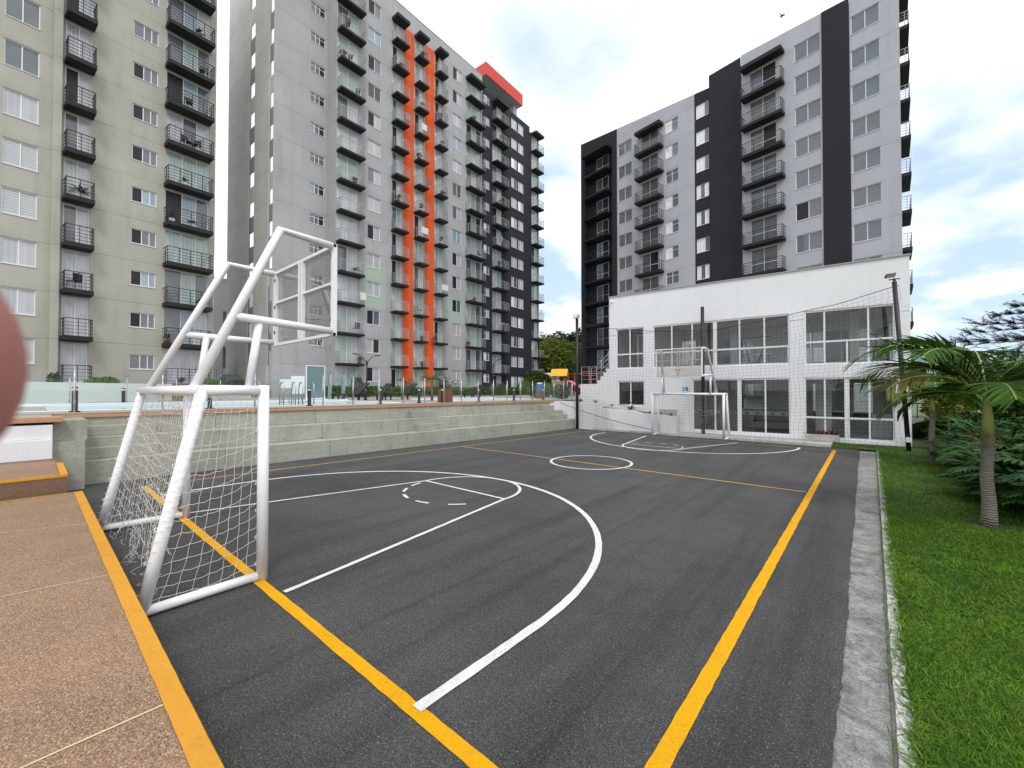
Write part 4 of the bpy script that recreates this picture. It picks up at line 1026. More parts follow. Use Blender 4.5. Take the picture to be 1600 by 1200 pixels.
for k in range(7): leaf_tuft(m, (-.42 + .14 * k, random.uniform(-.05, .05), .25), 16, .22, .05, .9, 40 + k)
put('plant', m, 'red_leaf', pb)
for k, (x, y, z, sc, mt, lab) in enumerate(((-10.75, 19.1, 1.32, .32, 'red_leaf', 'dark red bromeliad on the retaining wall beside the left net pole'),
        (-9.85, 19.15, 1.2, .2, 'red_leaf', 'small dark red bromeliad just left of the tall green one'),
        (-8.85, 19.1, 1.02, .42, 'shrub_leaf_light', 'tall green bromeliad with a red tip on the retaining wall'),
        (-7.9, 19.15, .92, .18, 'shrub_leaf', 'tiny dark plant on the retaining wall under the lower left window'),
        (-7.35, 19.15, .88, .18, 'shrub_leaf', 'tiny dark plant on the retaining wall, right of its twin under the window'),
        (-6.85, 19.0, .83, .22, 'red_leaf', 'low dark red plant at the right end of the retaining wall'),
        (-11.7, 19.2, 1.40, .24, 'red_leaf', 'low reddish plant behind the left net pole'))):
    t_ = thing('plant', lab, 'plant', (x, y, z)); m = MB(); leaf_tuft(m, (0, 0, 0), 26, sc, sc * .17, .75, 60 + k); put('leaves', m, mt, t_)
    if k == 2: m = MB(); leaf_tuft(m, (0, 0, .34), 14, .16, .05, .8, 77); put('flower', m, 'red_leaf', t_)

# ================================================================== GOALS WITH HOOPS
def make_goal(label):
    g = thing('goal', label, 'goal')
    R = .054; HW = 1.645
    zc = 2.00
    for s in (-1, 1):
        m = MB(); m.tube([(s * HW, 0, 0), (s * HW, 0, zc + R)], R, 16); put('post', m, 'white_metal', g)
        m = MB(); m.tube([(s * HW, -.05, zc), (s * HW, -.56, zc)], R * .95, 14); put('top_bar', m, 'white_metal', g)
        m = MB(); m.tube([(s * HW, -.53, zc + .03), (s * HW, -.80, .78), (s * (HW + .04), -.97, .03)], R * .98, 14); put('back_leg', m, 'white_metal', g)
        m = MB(); m.tube([(s * HW, -.05, .05), (s * (HW + .04), -.97, .05)], R * .85, 14); put('ground_bar', m, 'white_metal', g)
        # backboard arm: leans out over the court, then runs level to the board
        m = MB(); m.tube([(s * 1.25, -.53, zc), (s * 1.05, .37, 3.98), (s * 1.035, 1.02, 3.955)], R * .92, 14); put('upper_arm', m, 'white_metal', g)
        m = MB(); m.tube([(s * 1.17, -.16, 2.83), (s * 1.035, 1.02, 2.80)], R * .85, 14); put('lower_arm', m, 'white_metal', g)
        m = MB(); m.tube([(s * 1.12, .12, 2.80), (s * 1.10, .02, zc)], R * .80, 14); put('brace', m, 'white_metal', g)
    m = MB(); m.tube([(-HW, 0, zc), (HW, 0, zc)], R * .98, 16); put('crossbar', m, 'white_metal', g)
    m = MB(); m.tube([(-HW - .04, -.55, zc), (HW + .04, -.55, zc)], R * .95, 14); put('back_bar', m, 'white_metal', g)
    # backboard
    bb = thing('backboard', None, None); bb.parent = g; bb.location = (0, 1.06, 0)
    W, Z0, Z1 = 1.045, 2.74, 3.99; t_ = .022
    m = MB()
    m.box(-W, W, -t_, t_, Z0, Z0 + .045); m.box(-W, W, -t_, t_, Z1 - .045, Z1); m.box(-W, -W + .05, -t_ - .012, t_ + .012, Z0, Z1); m.box(W - .05, W, -t_ - .012, t_ + .012, Z0, Z1)
    m.box(-.075, -.035, -t_ - .01, t_, Z0 + .045, Z1 - .045); m.box(.035, .075, -t_ - .01, t_, Z0 + .045, Z1 - .045)
    for a_, b_ in ((-W + .05, -.075), (.075, W - .05)): m.box(a_, b_, -t_, t_ - .004, (Z0 + Z1) / 2 + .08, (Z0 + Z1) / 2 + .115)
    put('board_frame', m, 'white_frame', bb, bevel=.003)
    m = MB(); m.box(-W + .04, W - .04, .024, .032, Z0 + .03, Z1 - .03); put('glass', m, 'board_glass', bb)
    m = MB()
    for z in (Z0 + .2, Z0 + .62, Z1 - .18):
        for x in (-W + .045, W - .05): m.box(x - .008, x + .008, -t_ - .016, -t_ - .002, z, z + .05)
    put('clip', m, 'plastic_black', bb)
    m = MB(); ring = [(.235 * cos(a_), .30 + .235 * sin(a_), 3.08) for a_ in [2 * pi * k / 28 for k in range(29)]]; m.tube(ring, .011, 8, cap=False)
    m.box(-.09, .09, .03, .045, 3.0, 3.12); m.tube([(-.07, .045, 3.08), (-.06, .09, 3.08)], .009, 6); m.tube([(.07, .045, 3.08), (.06, .09, 3.08)], .009, 6)
    m.tube([(-.16, .14, 3.08), (-.05, .04, 3.0)], .008, 6); m.tube([(.16, .14, 3.08), (.05, .04, 3.0)], .008, 6)
    hp = put('hoop', m, 'hoop_pink', bb)
    m = MB(); r = random.Random(5)
    for k in range(12):
        a0 = 2 * pi * k / 12; dirn = 1 if k % 2 else -1
        L = r.choice((.18, .34, .42, .40)) ; pts = []
        for q in range(6):
            f = q / 5; rad = .235 - .11 * f; a_ = a0 + dirn * f * .45 * (L / .4)
            pts.append((rad * cos(a_), .30 + rad * sin(a_), 3.07 - L * f + r.uniform(-.008, .008)))
        m.tube(pts, .0045, 4)
    put('hoop_net', m, 'net_white', hp)
    return g, R, HW, zc

def cord(mb, pts, r=.0028, n=3): mb.tube(pts, r, n, cap=False)
def goal_net(g, seed, cr=.0029):
    r = random.Random(seed); HW, zc = 1.645, 2.0; m = MB()
    # side panels
    def side(s, u, v):
        """u 0 at the front post .. 1 at the back leg, v 0 ground .. 1 top"""
        yb = -.97 + (v * 2.0 / 2.0) * .44; y = -.03 + u * (yb + .03)
        bulge = sin(pi * u) * sin(pi * min(1, v * 1.05)) * .10
        return Vector((s * (HW + .005) + s * bulge * .5, y, .07 + v * 1.90 - .05 * sin(pi * u) * (1 - v * .4) - .17 * u * max(0, sin(pi * v)) ** .6))
    for s in (-1, 1):
        NU, NV = 8, 15
        J = {}
        for i in range(NU + 1):
            for j in range(NV + 1):
                du = r.uniform(-.012, .012) if 0 < i < NU else 0; dv = r.uniform(-.006, .006) if 0 < j < NV else 0
                J[i, j] = side(s, i / NU + du, j / NV + dv - (i / NU) * .0)
        for i in range(NU + 1):
            for j in range(NV): 
                a, b = J[i, j], J[i, j + 1]; cord(m, [a, (a + b) / 2 + Vector((0, r.uniform(-.006, .006), 0)), b], cr)
        for j in range(NV + 1):
            for i in range(NU):
                a, b = J[i, j], J[i + 1, j]; cord(m, [a, (a + b) / 2 + Vector((0, 0, -r.uniform(.003, .014))), b], cr)
        # lacing round the back leg and the top bar
        for k in range(22):
            v = k / 22; c = side(s, 1.0, v); c = Vector((s * HW, -.97 + v * .44, .07 + v * 1.9)); pts = [c + Vector((.064 * cos(a_), .064 * sin(a_), .03 * a_ / pi)) for a_ in [2 * pi * q / 10 for q in range(11)]]; cord(m, pts, cr * .8)
    # back panel: hangs in close columns, bagged and torn near the ground
    NU, NV = 30, 17; J = {}
    for i in range(NU + 1):
        for j in range(NV + 1):
            u, v = i / NU, j / NV; x = -HW + 2 * HW * u
            yb = -.97 + v * .44; sag = sin(pi * v) * .05 + (1 - v) ** 3 * .22 * sin(pi * u)
            z = .02 + v * 1.96 - .10 * sin(pi * u) * (1 - v) + (.05 * sin(u * 19 + 1) + r.uniform(-.03, .03)) * (1 - v) ** 2
            jt = .004 + .013 * (1 - v) ** 2; J[i, j] = Vector((x + r.uniform(-jt, jt), yb + sag + r.uniform(-jt, jt), max(.012, z + r.uniform(-.010, .010))))
    for i in range(NU + 1):
        for j in range(NV):
            if j < 2 and r.random() < .3: continue
            a, b = J[i, j], J[i, j + 1]; q_ = .001 + .006 * (1 - j / NV) ** 2; cord(m, [a, (a + b) / 2 + Vector((r.uniform(-q_, q_), r.uniform(-q_, q_), 0)), b], cr * .95)
    for j in range(NV + 1):
        for i in range(NU):
            if j < 3 and r.random() < .35: continue
            a, b = J[i, j], J[i + 1, j]; cord(m, [a, (a + b) / 2 + Vector((0, r.uniform(-.01, .01), -r.uniform(.004, .016))), b], cr * .8)
    # loose drooping rows and tangles
    for k in range(7):
        v0 = .18 + .1 * k; x0 = r.uniform(-1.4, .4); pts = []
        for q in range(14):
            f = q / 13; pts.append((x0 + 1.15 * f, -.97 + v0 * .44 + .10 + .12 * sin(pi * f), .05 + v0 * 1.9 - .30 * sin(pi * f) - .08 * f + r.uniform(-.012, .012)))
        cord(m, pts, cr)
    for k in range(26):
        x0 = r.uniform(-1.2, 1.5); p = Vector((x0, -.80 + r.uniform(-.1, .1), r.uniform(.12, .42))); pts = [p]
        for q in range(5): p = p + Vector((r.uniform(-.05, .05), r.uniform(-.05, .05), -r.uniform(.005, .06))); p.z = max(p.z, .01); pts.append(p.copy())
        cord(m, pts, cr * 1.1)
    # roof panel
    for i in range(0, 31):
        x = -HW + 2 * HW * i / 30; cord(m, [(x, -.03, 1.99), (x, -.28, 1.93 + r.uniform(-.02, .02)), (x, -.53, 1.98)], cr)
    for j in range(1, 5):
        y = -.53 * j / 5; cord(m, [(-HW + 2 * HW * q / 24, y, 1.945 + r.uniform(-.012, .012) + .04 * abs(q / 12 - 1)) for q in range(25)], cr)
    # hooks
    for s in (-1, 1):
        for k in range(7):
            z = .18 + .28 * k
            for (y, zz) in ((-.055, z), (-.97 + .44 * z / 2 - .06, z)):
                c = Vector((s * HW, y, zz)); m.tube([c + Vector((0, .016 * cos(a_), .016 * sin(a_))) for a_ in [2 * pi * q / 8 for q in range(9)]], .004, 5, cap=False)
    return m
goal, _, _, _ = make_goal('large white football goal with a basketball board above it, close on the left')
put('net', goal_net(goal, 3), 'net_white', goal)
far = copy_tree(goal, (-5.84, 17.98, 0), radians(182), 'smaller-looking white goal with a basketball board, at the far end by the clubhouse', (.87, .95, .925))
goal.location = (-6.535, 1.62, 0)
for o_ in (goal, far): o_['group'] = 'combined football goals and basketball hoops'

# ------------------------------------------------------------------ net poles and barrier net
def pole(p0, p1, r0, lab):
    t_ = thing('net_pole', lab, 'pole', p0); d = Vector(p1) - Vector(p0)
    m = MB(); m.tube([(0, 0, 0), tuple(d)], [r0, r0], 12); put('shaft', m, 'black_metal', t_)
    return t_, d
pl, d1 = pole((-11.56, 18.62, 0), (-11.56, 18.62, 5.75), .075, 'black net pole at the far left corner of the court')
m = MB(); m.box(-.16, .16, -.16, .02, 5.77, 5.95); put('floodlight', m, 'rail_grey', pl, bevel=.01)
m = MB(); m.box(-.14, .14, -.163, -.161, 5.79, 5.93); put('lens', m, 'lamp_lens', pl.children[-1])
pm, d2 = pole((-5.55, 19.3, .085), (-5.55, 19.3, 5.68), .075, 'black net pole without a lamp, behind the far goal')
pr_, d3 = pole((.96, 18.86, 0), (.66, 18.70, 5.62), .064, 'black leaning net pole with a floodlight, right of the clubhouse')
fl = thing('floodlight', None, None); fl.parent = pr_; fl.location = tuple(d3 + Vector((0, 0, .02)))
m = MB(); m.tube([(0, 0, 0), (0, 0, .08)], .04, 8); m.box(-.14, .14, -.02, .02, .04, .07); put('bracket', m, 'black_metal', fl)
m = MB(); m.obox((-.10, -.06, .18), (1, .35, .1), .135, (-.3, 1, -.55), .09, (-.1, .5, 1), .028); put('housing', m, 'black_metal', fl, bevel=.01)
m = MB(); m.obox((-.098, -.074, .150), (1, .35, .1), .11, (-.3, 1, -.55), .07, (-.1, .5, 1), .003); put('lens', m, 'lamp_lens', fl)
m = MB(); m.box(-.075, .075, -.10, -.066, .30, .46); put('meter_box', m, 'white_panel', pr_)

nt_ = thing('barrier_net', 'dark square-mesh barrier net hanging in front of the clubhouse', 'net', (0, 0, 0))
r = random.Random(9)
A, Bm, Cc = Vector((-11.5, 18.6, 0)), Vector((-5.55, 19.22, 0)), Vector((.76, 18.78, 0))
NX = 84; NZ = 37
def base(u): return A.lerp(Bm, u / .485) if u < .485 else Bm.lerp(Cc, (u - .485) / .515)
def ztop(u):
    x = (u - .5) * 2; return 4.62 + .85 * abs(x) ** 1.7
def zlow(u): return .12 if u < .9 else .12
m = MB(); J = {}
for i in range(NX + 1):
    u = i / NX; b = base(u)
    for j in range(NZ + 1):
        v = j / NZ; q = b + Vector((.035 * sin(i * .55 + j * .35) + .018 * sin(j * 1.3), -.05 * sin(i * .23 + j * .18), 0)); q.z = zlow(u) + v * (ztop(u) - zlow(u)) + .02 * sin(i * .4); J[i, j] = q
for i in range(NX + 1): cord(m, [J[i, j] for j in range(0, NZ + 1, 1)], .0028)
for j in range(NZ + 1): cord(m, [J[i, j] + Vector((0, 0, 0)) for i in range(NX + 1)], .0028)
put('mesh', m, 'net_black', nt_)
m = MB(); cord(m, [J[i, NZ] for i in range(NX + 1)], .012, 5)
cord(m, [Vector((-12.6, 18.5, 1.35)).lerp(Vector((-7.4, 18.7, .16)), f / 12) + Vector((0, 0, -.12 * sin(pi * f / 12))) for f in range(13)], .013, 5)
put('cable', m, 'black_metal', nt_)

# ================================================================== POOL DECK FURNITURE
def bollard(s, y, lab, h=.62, first=[None]):
    if first[0] is None:
        t_ = thing('bollard_light', lab, 'bollard', group='bollard lights round the pool'); 
        m = MB(); m.lathe((0, 0, 0), [(.10, 0), (.10, .03), (.055, .035), (.055, .50)], 12); put('post', m, 'black_metal', t_)
        m = MB(); m.lathe((0, 0, .5), [(.045, 0), (.05, .06)], 10); put('lens', m, 'lamp_lens', t_)
        m = MB(); m.lathe((0, 0, .56), [(.058, 0), (.058, .02), (.03, .035)], 12); put('cap', m, 'black_metal', t_); first[0] = t_
    else: t_ = copy_tree(first[0], (0, 0, 0), 0, lab)
    t_.location = TEW(s, y, DECK); t_.scale = (1, 1, h / .6); return t_
for s, y, lab in ((.06, 14.6, 'short black bollard beside the leftmost visible post of the near glass fence'), (1.35, 21.4, 'short black bollard beyond the pool, left of the near goal'), (2.75, 14.6, 'black bollard seen through the frame of the near goal'),
                  (5.52, 14.6, 'black bollard just right of the near goal by the glass fence'), (8.13, 14.6, 'black bollard in front of the loungers'), (9.89, 14.6, 'black bollard between the loungers and the brown pot'), (11.1, 21.5, 'black bollard on the far side, behind the lounger row'),
                  (11.0, 14.5, 'black bollard touching the left side of the brown planter'), (13.21, 14.6, 'black bollard right of the brown planter'), (15.66, 14.6, 'black bollard before the right part of the charcoal wall'), (18.07, 14.6, 'black bollard near the right end of the glass fence'), (21.7, 16.0, 'last black bollard, beside the left net pole')):
    bollard(s, y, lab)

def lounger(s, y, rz, lab, first=[None]):
    if first[0] is None:
        t_ = thing('sun_lounger', lab, 'sun lounger', group='dark sun loungers by the pool')
        m = MB(); m.box(-.9, .35, -.3, .3, .30, .36); put('seat', m, 'plastic_black', t_, bevel=.01)
        m = MB(); m.obox((.62, 0, .62), (.65, 0, .6), .42, (0, 1, 0), .3, (-.6, 0, .65), .03); put('backrest', m, 'plastic_black', t_)
        for x in (-.82, .28):
            for yy in (-.26, .26): m = MB(); m.box(x - .03, x + .03, yy - .03, yy + .03, 0, .3); put('leg', m, 'plastic_black', t_)
        first[0] = t_
    else: t_ = copy_tree(first[0], (0, 0, 0), 0, lab)
    t_.location = TEW(s, y, DECK); t_.rotation_euler.z = radians(TEA) + rz; return t_
lounger(10.0, 21.0, .1, 'dark sun lounger furthest left in the row'); lounger(11.35, 20.9, .1, 'dark sun lounger in the middle of the row'); lounger(12.8, 20.7, .05, 'dark sun lounger at the right end of the row, nearest the orange bands'); lounger(18.9, 21.3, .3, 'lone dark lounger before the charcoal part of the tower')

def sign(s, y, w, h, z0, lab, mat='white_panel', legs=True):
    t_ = thing('pool_sign', lab, 'sign', TEW(s, y, DECK), radians(TEA - 14))
    m = MB(); m.box(-w / 2, w / 2, -.02, .02, z0, z0 + h); put('board', m, mat, t_)
    m = MB(); m.tube([(-w * .3, .03, 0), (-w * .3, .03, z0 + h * .8)], .015, 6); m.tube([(w * .3, .03, 0), (w * .3, .03, z0 + h * .8)], .015, 6); put('stand', m, 'steel', t_)
    return t_
sign(5.95, 18.2, .42, .36, .62, 'small pale green notice board left of the taller white one', 'mint_low_wall')
sign(6.45, 18.3, .5, .74, .38, 'tall white notice board on a stand beside the pool')
plain('shower_teal', (.15, .235, .24), .8, .1, 3)
t_ = thing('outdoor_shower', 'teal shower panel in a pale frame between the notice boards and the lamp', 'shower', TEW(8.3, 21.2, DECK), radians(TEA))
m = MB(); m.box(-.42, .42, -.02, .02, .15, 1.72); put('panel', m, 'shower_teal', t_)
m = MB(); m.box(-.46, -.42, -.03, .03, 0, 1.76); m.box(.42, .46, -.03, .03, 0, 1.76); m.box(-.42, .42, -.03, .03, 1.72, 1.76); m.box(-.42, .42, -.03, .03, .11, .15); put('surround', m, 'white_frame', t_)
for s, lab in ((9.05, 'pale blue shower post, left one beside the teal panel'), (9.75, 'pale blue shower post, right one nearer the street lamp')):
    m = MB(); m.box(-.07, .07, -.07, .07, 0, 1.35); m.tube([(0, 0, 1.35), (0, -.05, 1.55), (0, -.22, 1.58)], .02, 6)
    tag(put('shower_post', m, 'pane_curtain_blue', None, TEW(s, 21.3, DECK), radians(TEA)), lab, 'shower', 'pale blue shower posts')
for s, lab in ((5.4, 'steel pool ladder left of the white notice board'), (6.05, 'steel pool ladder in front of the white notice board')):
    m = MB()
    for dy in (-.2, .2): m.tube([(dy, 0, 0), (dy, 0, .7), (dy, -.12, .82), (dy, -.3, .82), (dy, -.4, .6), (dy, -.42, -.3)], .02, 8)
    for z in (-.1, .1): m.tube([(-.2, -.42, z), (.2, -.42, z)], .015, 6)
    tag(put('pool_ladder', m, 'steel', None, TEW(s, 16.1, DECK), radians(TEA + 180)), lab, 'ladder', 'pool ladders')

def lamp_post(loc, h, rz, lab, arms=2, first=[None]):
    t_ = thing('street_lamp', lab, 'street lamp', loc, rz)
    m = MB(); m.tube([(0, 0, 0), (0, 0, h)], [.06, .04], 10); m.lathe((0, 0, 0), [(.11, 0), (.11, .04), (.07, .06)], 10); put('pole', m, 'black_metal', t_)
    for s in ((-1, 1) if arms == 2 else (1,)):
        m = MB(); m.tube([(0, 0, h - .5), (s * .12, 0, h - .05), (s * .42, 0, h + .28), (s * .8, 0, h + .40)], .025, 8); put('arm', m, 'black_metal', t_)
        m = MB(); m.obox((s * .93, 0, h + .41), (1, 0, .08 * s), .2, (0, 1, 0), .07, (0, 0, 1), .03); put('lamp_head', m, 'black_metal', t_, bevel=.01)
    return t_
lamp_post(B2W(17.2, 27.6, DECK), 2.75, radians(B2A), 'black street lamp with two curved arms before the grey tower')
lamp_post(B2W(27.5, 24.2, DECK), 2.9, radians(B2A), 'black single-arm street lamp in front of the orange banded tower', 1)
lamp_post(B2W(40.2, 28.3, DECK), 3.6, radians(B2A), 'tall black single-arm street lamp at the far corner of the charcoal tower', 1)

# brown cube pot with a purple shrub
pp = thing('potted_plant', 'purple leaved shrub in a tall rust brown cube pot by the glass fence', 'potted plant', TEW(11.35, 14.75, DECK), radians(TEA))
m = MB(); m.box(-.24, .24, -.24, .24, 0, .62); put('pot', m, 'brown_pot', pp, bevel=.012)
m = MB(); r = random.Random(4)
for k in range(16):
    a_ = r.uniform(0, 2 * pi); e = r.uniform(.5, 1.3); L = r.uniform(.35, .62); d_ = Vector((cos(a_) * cos(e) * 1.3, sin(a_) * cos(e) * 1.3, sin(e))); p0 = Vector((0, 0, .6))
    m.tube([p0, p0 + d_ * L], .008, 4)
    for q in range(16):
        c = p0 + d_ * L * r.uniform(.35, 1.08) + Vector((r.uniform(-.1, .1), r.uniform(-.1, .1), r.uniform(-.1, .1))); leaf_tuft(m, c, 2, .11, .05, .3, r.randrange(9999))
put('shrub', m, 'purple_leaf', pp)
pr2 = thing('potted_plant', 'dark red pot plant on the olive tower planter edge, seen behind the near goal', 'potted plant', (-26.6, 5.0, DECK))
m = MB(); m.box(-.3, .3, -.3, .3, 0, .9); put('pot', m, 'brown_pot', pr2, bevel=.02)
m = MB(); leaf_tuft(m, (0, 0, .9), 40, .5, .06, .9, 5); put('leaves', m, 'shrub_leaf', pr2)

# ------------------------------------------------------------------ playground and background left of the clubhouse
pg = thing('playground_tower', 'wooden playground tower with a yellow pitched roof beyond the pool', 'playground', (-17.4, 25.6, DECK), radians(25))
m = MB()
for x in (-.4, .4):
    for y in (-.4, .4): m.tube([(x, y, 0), (x, y, 1.75)], .05, 8)
put('posts', m, 'wood', pg)
m = MB(); m.box(-.46, .46, -.46, .46, .85, .92); m.box(-.46, .46, -.46, -.42, .92, 1.2); put('platform', m, 'wood', pg)
m = MB(); m.face([(-.6, -.6, 1.6), (.6, -.6, 1.6), (.6, 0, 2.12), (-.6, 0, 2.12)]); m.face([(.6, .6, 1.6), (-.6, .6, 1.6), (-.6, 0, 2.12), (.6, 0, 2.12)]); m.face([(-.6, -.6, 1.6), (-.6, 0, 2.12), (-.6, .6, 1.6)]); m.face([(.6, -.6, 1.6), (.6, .6, 1.6), (.6, 0, 2.12)]); m.box(-.6, .6, -.62, .62, 1.57, 1.6); put('roof', m, 'roof_yellow', pg)
mb_ = thing('monkey_bars', 'red climbing bars right of the yellow playground roof', 'playground', (-15.6, 25.8, DECK), radians(-18))
m = MB()
for x in (-1.3, 1.3):
    for y in (-.35, .35): m.tube([(x, y, 0), (x * .92, y * .9, 1.72)], .035, 8)
for y in (-.33, .33): m.tube([(-1.3, y, 1.72), (1.3, y, 1.72)], .035, 8)
for k in range(9): m.tube([(-1.2 + .3 * k, -.33, 1.72), (-1.2 + .3 * k, .33, 1.72)], .022, 6)
put('frame', m, 'play_red', mb_)
sd_ = thing('slide', 'pink and white slide below the red climbing bars', 'slide', (-15.4, 24.6, DECK), radians(-20))
m = MB(); m.obox((0, 0, .95), (1, 0, -.35), .75, (0, 1, 0), .2, (.35, 0, 1), .03); put('chute', m, 'play_pink', sd_)
m = MB(); m.tube([(-.7, -.18, 0), (-.7, -.18, 1.2)], .03, 6); m.tube([(-.7, .18, 0), (-.7, .18, 1.2)], .03, 6); put('ladder', m, 'white_panel', sd_)
rb = thing('recycling_bin', 'blue lidded bin on a brown stand by the left net pole', 'bin', TEW(20.9, 17.2, DECK))
m = MB(); m.box(-.16, .16, -.16, .16, .42, .95); put('bin_body', m, 'blue_plastic', rb, bevel=.02)
m = MB(); m.box(-.19, .19, -.19, .19, 0, .42); put('stand', m, 'brown_pot', rb)
m = MB(); m.ball((0, 0, .97), .2, 1, 1, .35, 8); put('lid', m, 'white_panel', rb)
bs = thing('parked_bus', 'white bus with dark windows parked far behind the playground', 'bus', (-31.0, 44.5, DECK + .6), radians(35))
m = MB(); m.box(-2.6, 2.6, -1, 1, .35, 2.15); put('body', m, 'white_panel', bs, bevel=.12)
m = MB(); m.box(-2.45, 2.3, -1.02, -.99, 1.25, 1.8); put('window_band', m, 'pane_grey', bs)
for x in (-1.6, 1.6): m = MB(); m.tube([(x, -1.03, .38), (x, -.75, .38)], .38, 14); put('wheel', m, 'plastic_black', bs)
# white block between the towers
ab = thing('annex_building', 'white low block with dark openings in the gap between the olive and grey towers', 'building', (-50.5, 9.5, 0), radians(92))
m = MB()
facade(ab, 0, -1.5, 12, 1.0, 13.4, [(0.6, 2.4, 4.3, 6.5), (0.6, 2.6, 9.5, 9.9), (.3, 2.6, 7.2, 7.35), (3.4, 5.2, 4.3, 6.5), (3.4, 5.2, 8.2, 10.2), (.6, 2.6, 1.4, 3.2)], 'white_wall', rev=.5)
m.box(-1.5, 12, .51, 6, 1, 13.4); put('body', m, 'interior_dark', ab); m = MB(); m.box(-1.6, 12.1, -.1, 6.1, 13.4, 13.6); put('roof', m, 'white_wall', ab)
gs = thing('garden_stair', 'dark stair with pale railings between the olive and grey towers', 'stairs', (-40.5, 11.0, DECK), radians(-60))
m = MB()
for k in range(9): m.box(-.9, .9, -.3 * k, -.3 * k + .3, 0, 1.8 - .2 * k)
put('steps', m, 'soffit', gs)
m = MB()
for x in (-.9, .9):
    for k in range(0, 9, 2): m.tube([(x, -.3 * k, 1.8 - .2 * k), (x, -.3 * k, 2.7 - .2 * k)], .025, 6)
    for h in (.35, .65, .95): m.tube([(x, 0, 1.8 + h), (x, -2.6, .2 + h)], .022, 6)
put('railing', m, 'rail_grey', gs)

# small bird in the sky
bm_ = MB(); bm_.ball((0, 0, 0), .07, .8, 2.0, .8, 8); bm_.ball((0, .15, .02), .04, 1, 1, 1, 6)
bm_.face([(-.03, .06, .02), (-.26, -.02, .10), (-.42, -.16, .0), (-.2, -.10, .05), (-.03, -.08, .02)]); bm_.face([(.03, .06, .02), (.03, -.08, .02), (.2, -.10, .05), (.42, -.16, .0), (.26, -.02, .10)])
bm_.face([(-.03, -.1, 0), (.03, -.1, 0), (.06, -.26, 0), (-.06, -.26, 0)])
bd = tag(put('bird', bm_, 'bird_feathers', None, (-3.70, 28.7, 24.1)), 'small dark bird gliding high above the right tower', 'bird'); bd.rotation_euler = (.35, .2, .8)

# the photographer's fingertip over the edge of the lens
fg = MB(); prof = []
R_ = .0100
for k in range(0, 15):
    a_ = pi / 2 * k / 14; prof.append((R_ * cos(a_) * 1.0, R_ * 1.08 * sin(a_)))
pts = [(0, 0, -.05), (0, 0, -.036), (0, 0, -.028), (0, 0, -.018), (0, 0, -.008)] ; rs = [R_ * 1.02, R_ * .96, R_ * 1.0, R_ * 1.03, R_ * 1.01]
pts += [(0, 0, z) for _, z in prof[:-1]] ; rs += [q for q, _ in prof[:-1]]
pts.append((0, 0, prof[-1][1])); rs.append(.0003)
fg.tube(pts, rs, 32)
fo = tag(put('fingertip', fg, 'skin'), 'blurred pink fingertip covering the left edge of the view', 'finger')
FP = cam.location + _c * .0200 + _a * (-.0388) + _b * .0012
fo.location = FP; fo.rotation_euler = (_a * .93 - _c * .30 - _b * .12).to_track_quat('Z', 'Y').to_euler()

# ================================================================== VEGETATION
def strips(P0, D, W, L, bend, seg=3, up=None):
    """many bent tapered blades: P0 (n,3) roots, D (n,3) unit directions, W widths, L lengths, bend (n,3) droop vectors"""
    n = len(P0); t = np.linspace(0, 1, seg + 1)
    side = np.cross(D, up if up is not None else np.tile([0, 0, 1.0], (n, 1))); ln = np.linalg.norm(side, axis=1, keepdims=True); side = np.where(ln > 1e-4, side / np.maximum(ln, 1e-6), [[1.0, 0, 0]])
    prof = np.array([.55, 1, .8, .12]) if seg == 3 else np.interp(t, [0, .3, .7, 1], [.5, 1, .75, .08])
    V = np.zeros((n, (seg + 1) * 2, 3))
    for k, tk in enumerate(t):
        c = P0 + D * (L * tk)[:, None] + bend * (L * tk ** 2)[:, None]
        V[:, 2 * k] = c - side * (W * prof[k] / 2)[:, None]; V[:, 2 * k + 1] = c + side * (W * prof[k] / 2)[:, None]
    base = np.arange(n)[:, None] * (seg + 1) * 2
    F = np.concatenate([base + np.array([2 * k, 2 * k + 1, 2 * k + 3, 2 * k + 2]) for k in range(seg)], axis=0)
    return V.reshape(-1, 3), F
class NB:
    def __init__(s): s.V = []; s.F = []; s.M = []; s.n = 0
    def add(s, V, F, mi=0): s.V.append(V); s.F.append(F + s.n); s.M.append(np.full(len(F), mi) if np.isscalar(mi) else mi); s.n += len(V)
    def mesh(s, name, mats): return np_mesh(name, np.concatenate(s.V), np.concatenate(s.F), mats, np.concatenate(s.M))
def rdir(n, g=rng):
    v = g.normal(size=(n, 3)); return v / np.linalg.norm(v, axis=1, keepdims=True)

# grass: dense short blades near, larger and sparser farther off
nb = NB()
def grass(n, xf, y0, y1, L0, L1, w, keep=None):
    y = rng.uniform(y0, y1, n); u = rng.uniform(0, 1, n); lo, hi = xf(y); x = lo + (hi - lo) * u
    if keep is not None: k = keep(x, y); x, y = x[k], y[k]; n = len(x)
    patch = .55 + .45 * np.sin(x * 3.1 + 1.7 * np.sin(y * 1.3)) * np.sin(y * 2.3 + x); L = rng.uniform(L0, L1, n) * (.75 + .4 * patch)
    a = rng.uniform(0, 2 * pi, n); tilt = rng.uniform(.15, 1.0, n); D = np.stack([np.cos(a) * np.sin(tilt), np.sin(a) * np.sin(tilt), np.cos(tilt)], 1)
    bend = np.stack([np.cos(a) * .45, np.sin(a) * .45, -rng.uniform(.15, .6, n)], 1)
    V, F = strips(np.stack([x, y, np.full(n, .004)], 1), D, np.full(n, w) * rng.uniform(.6, 1.3, n), L, bend); nb.add(V, F)
edge = lambda y: .175 + .004 * (y - 3)
bare = lambda x, y: ~(((x - 1.31) ** 2 + (y - 9.24) ** 2 < .10 * rng.uniform(.3, 1.6, len(x))) | ((x - 1.28) ** 2 + (y - 16.02) ** 2 < .05))
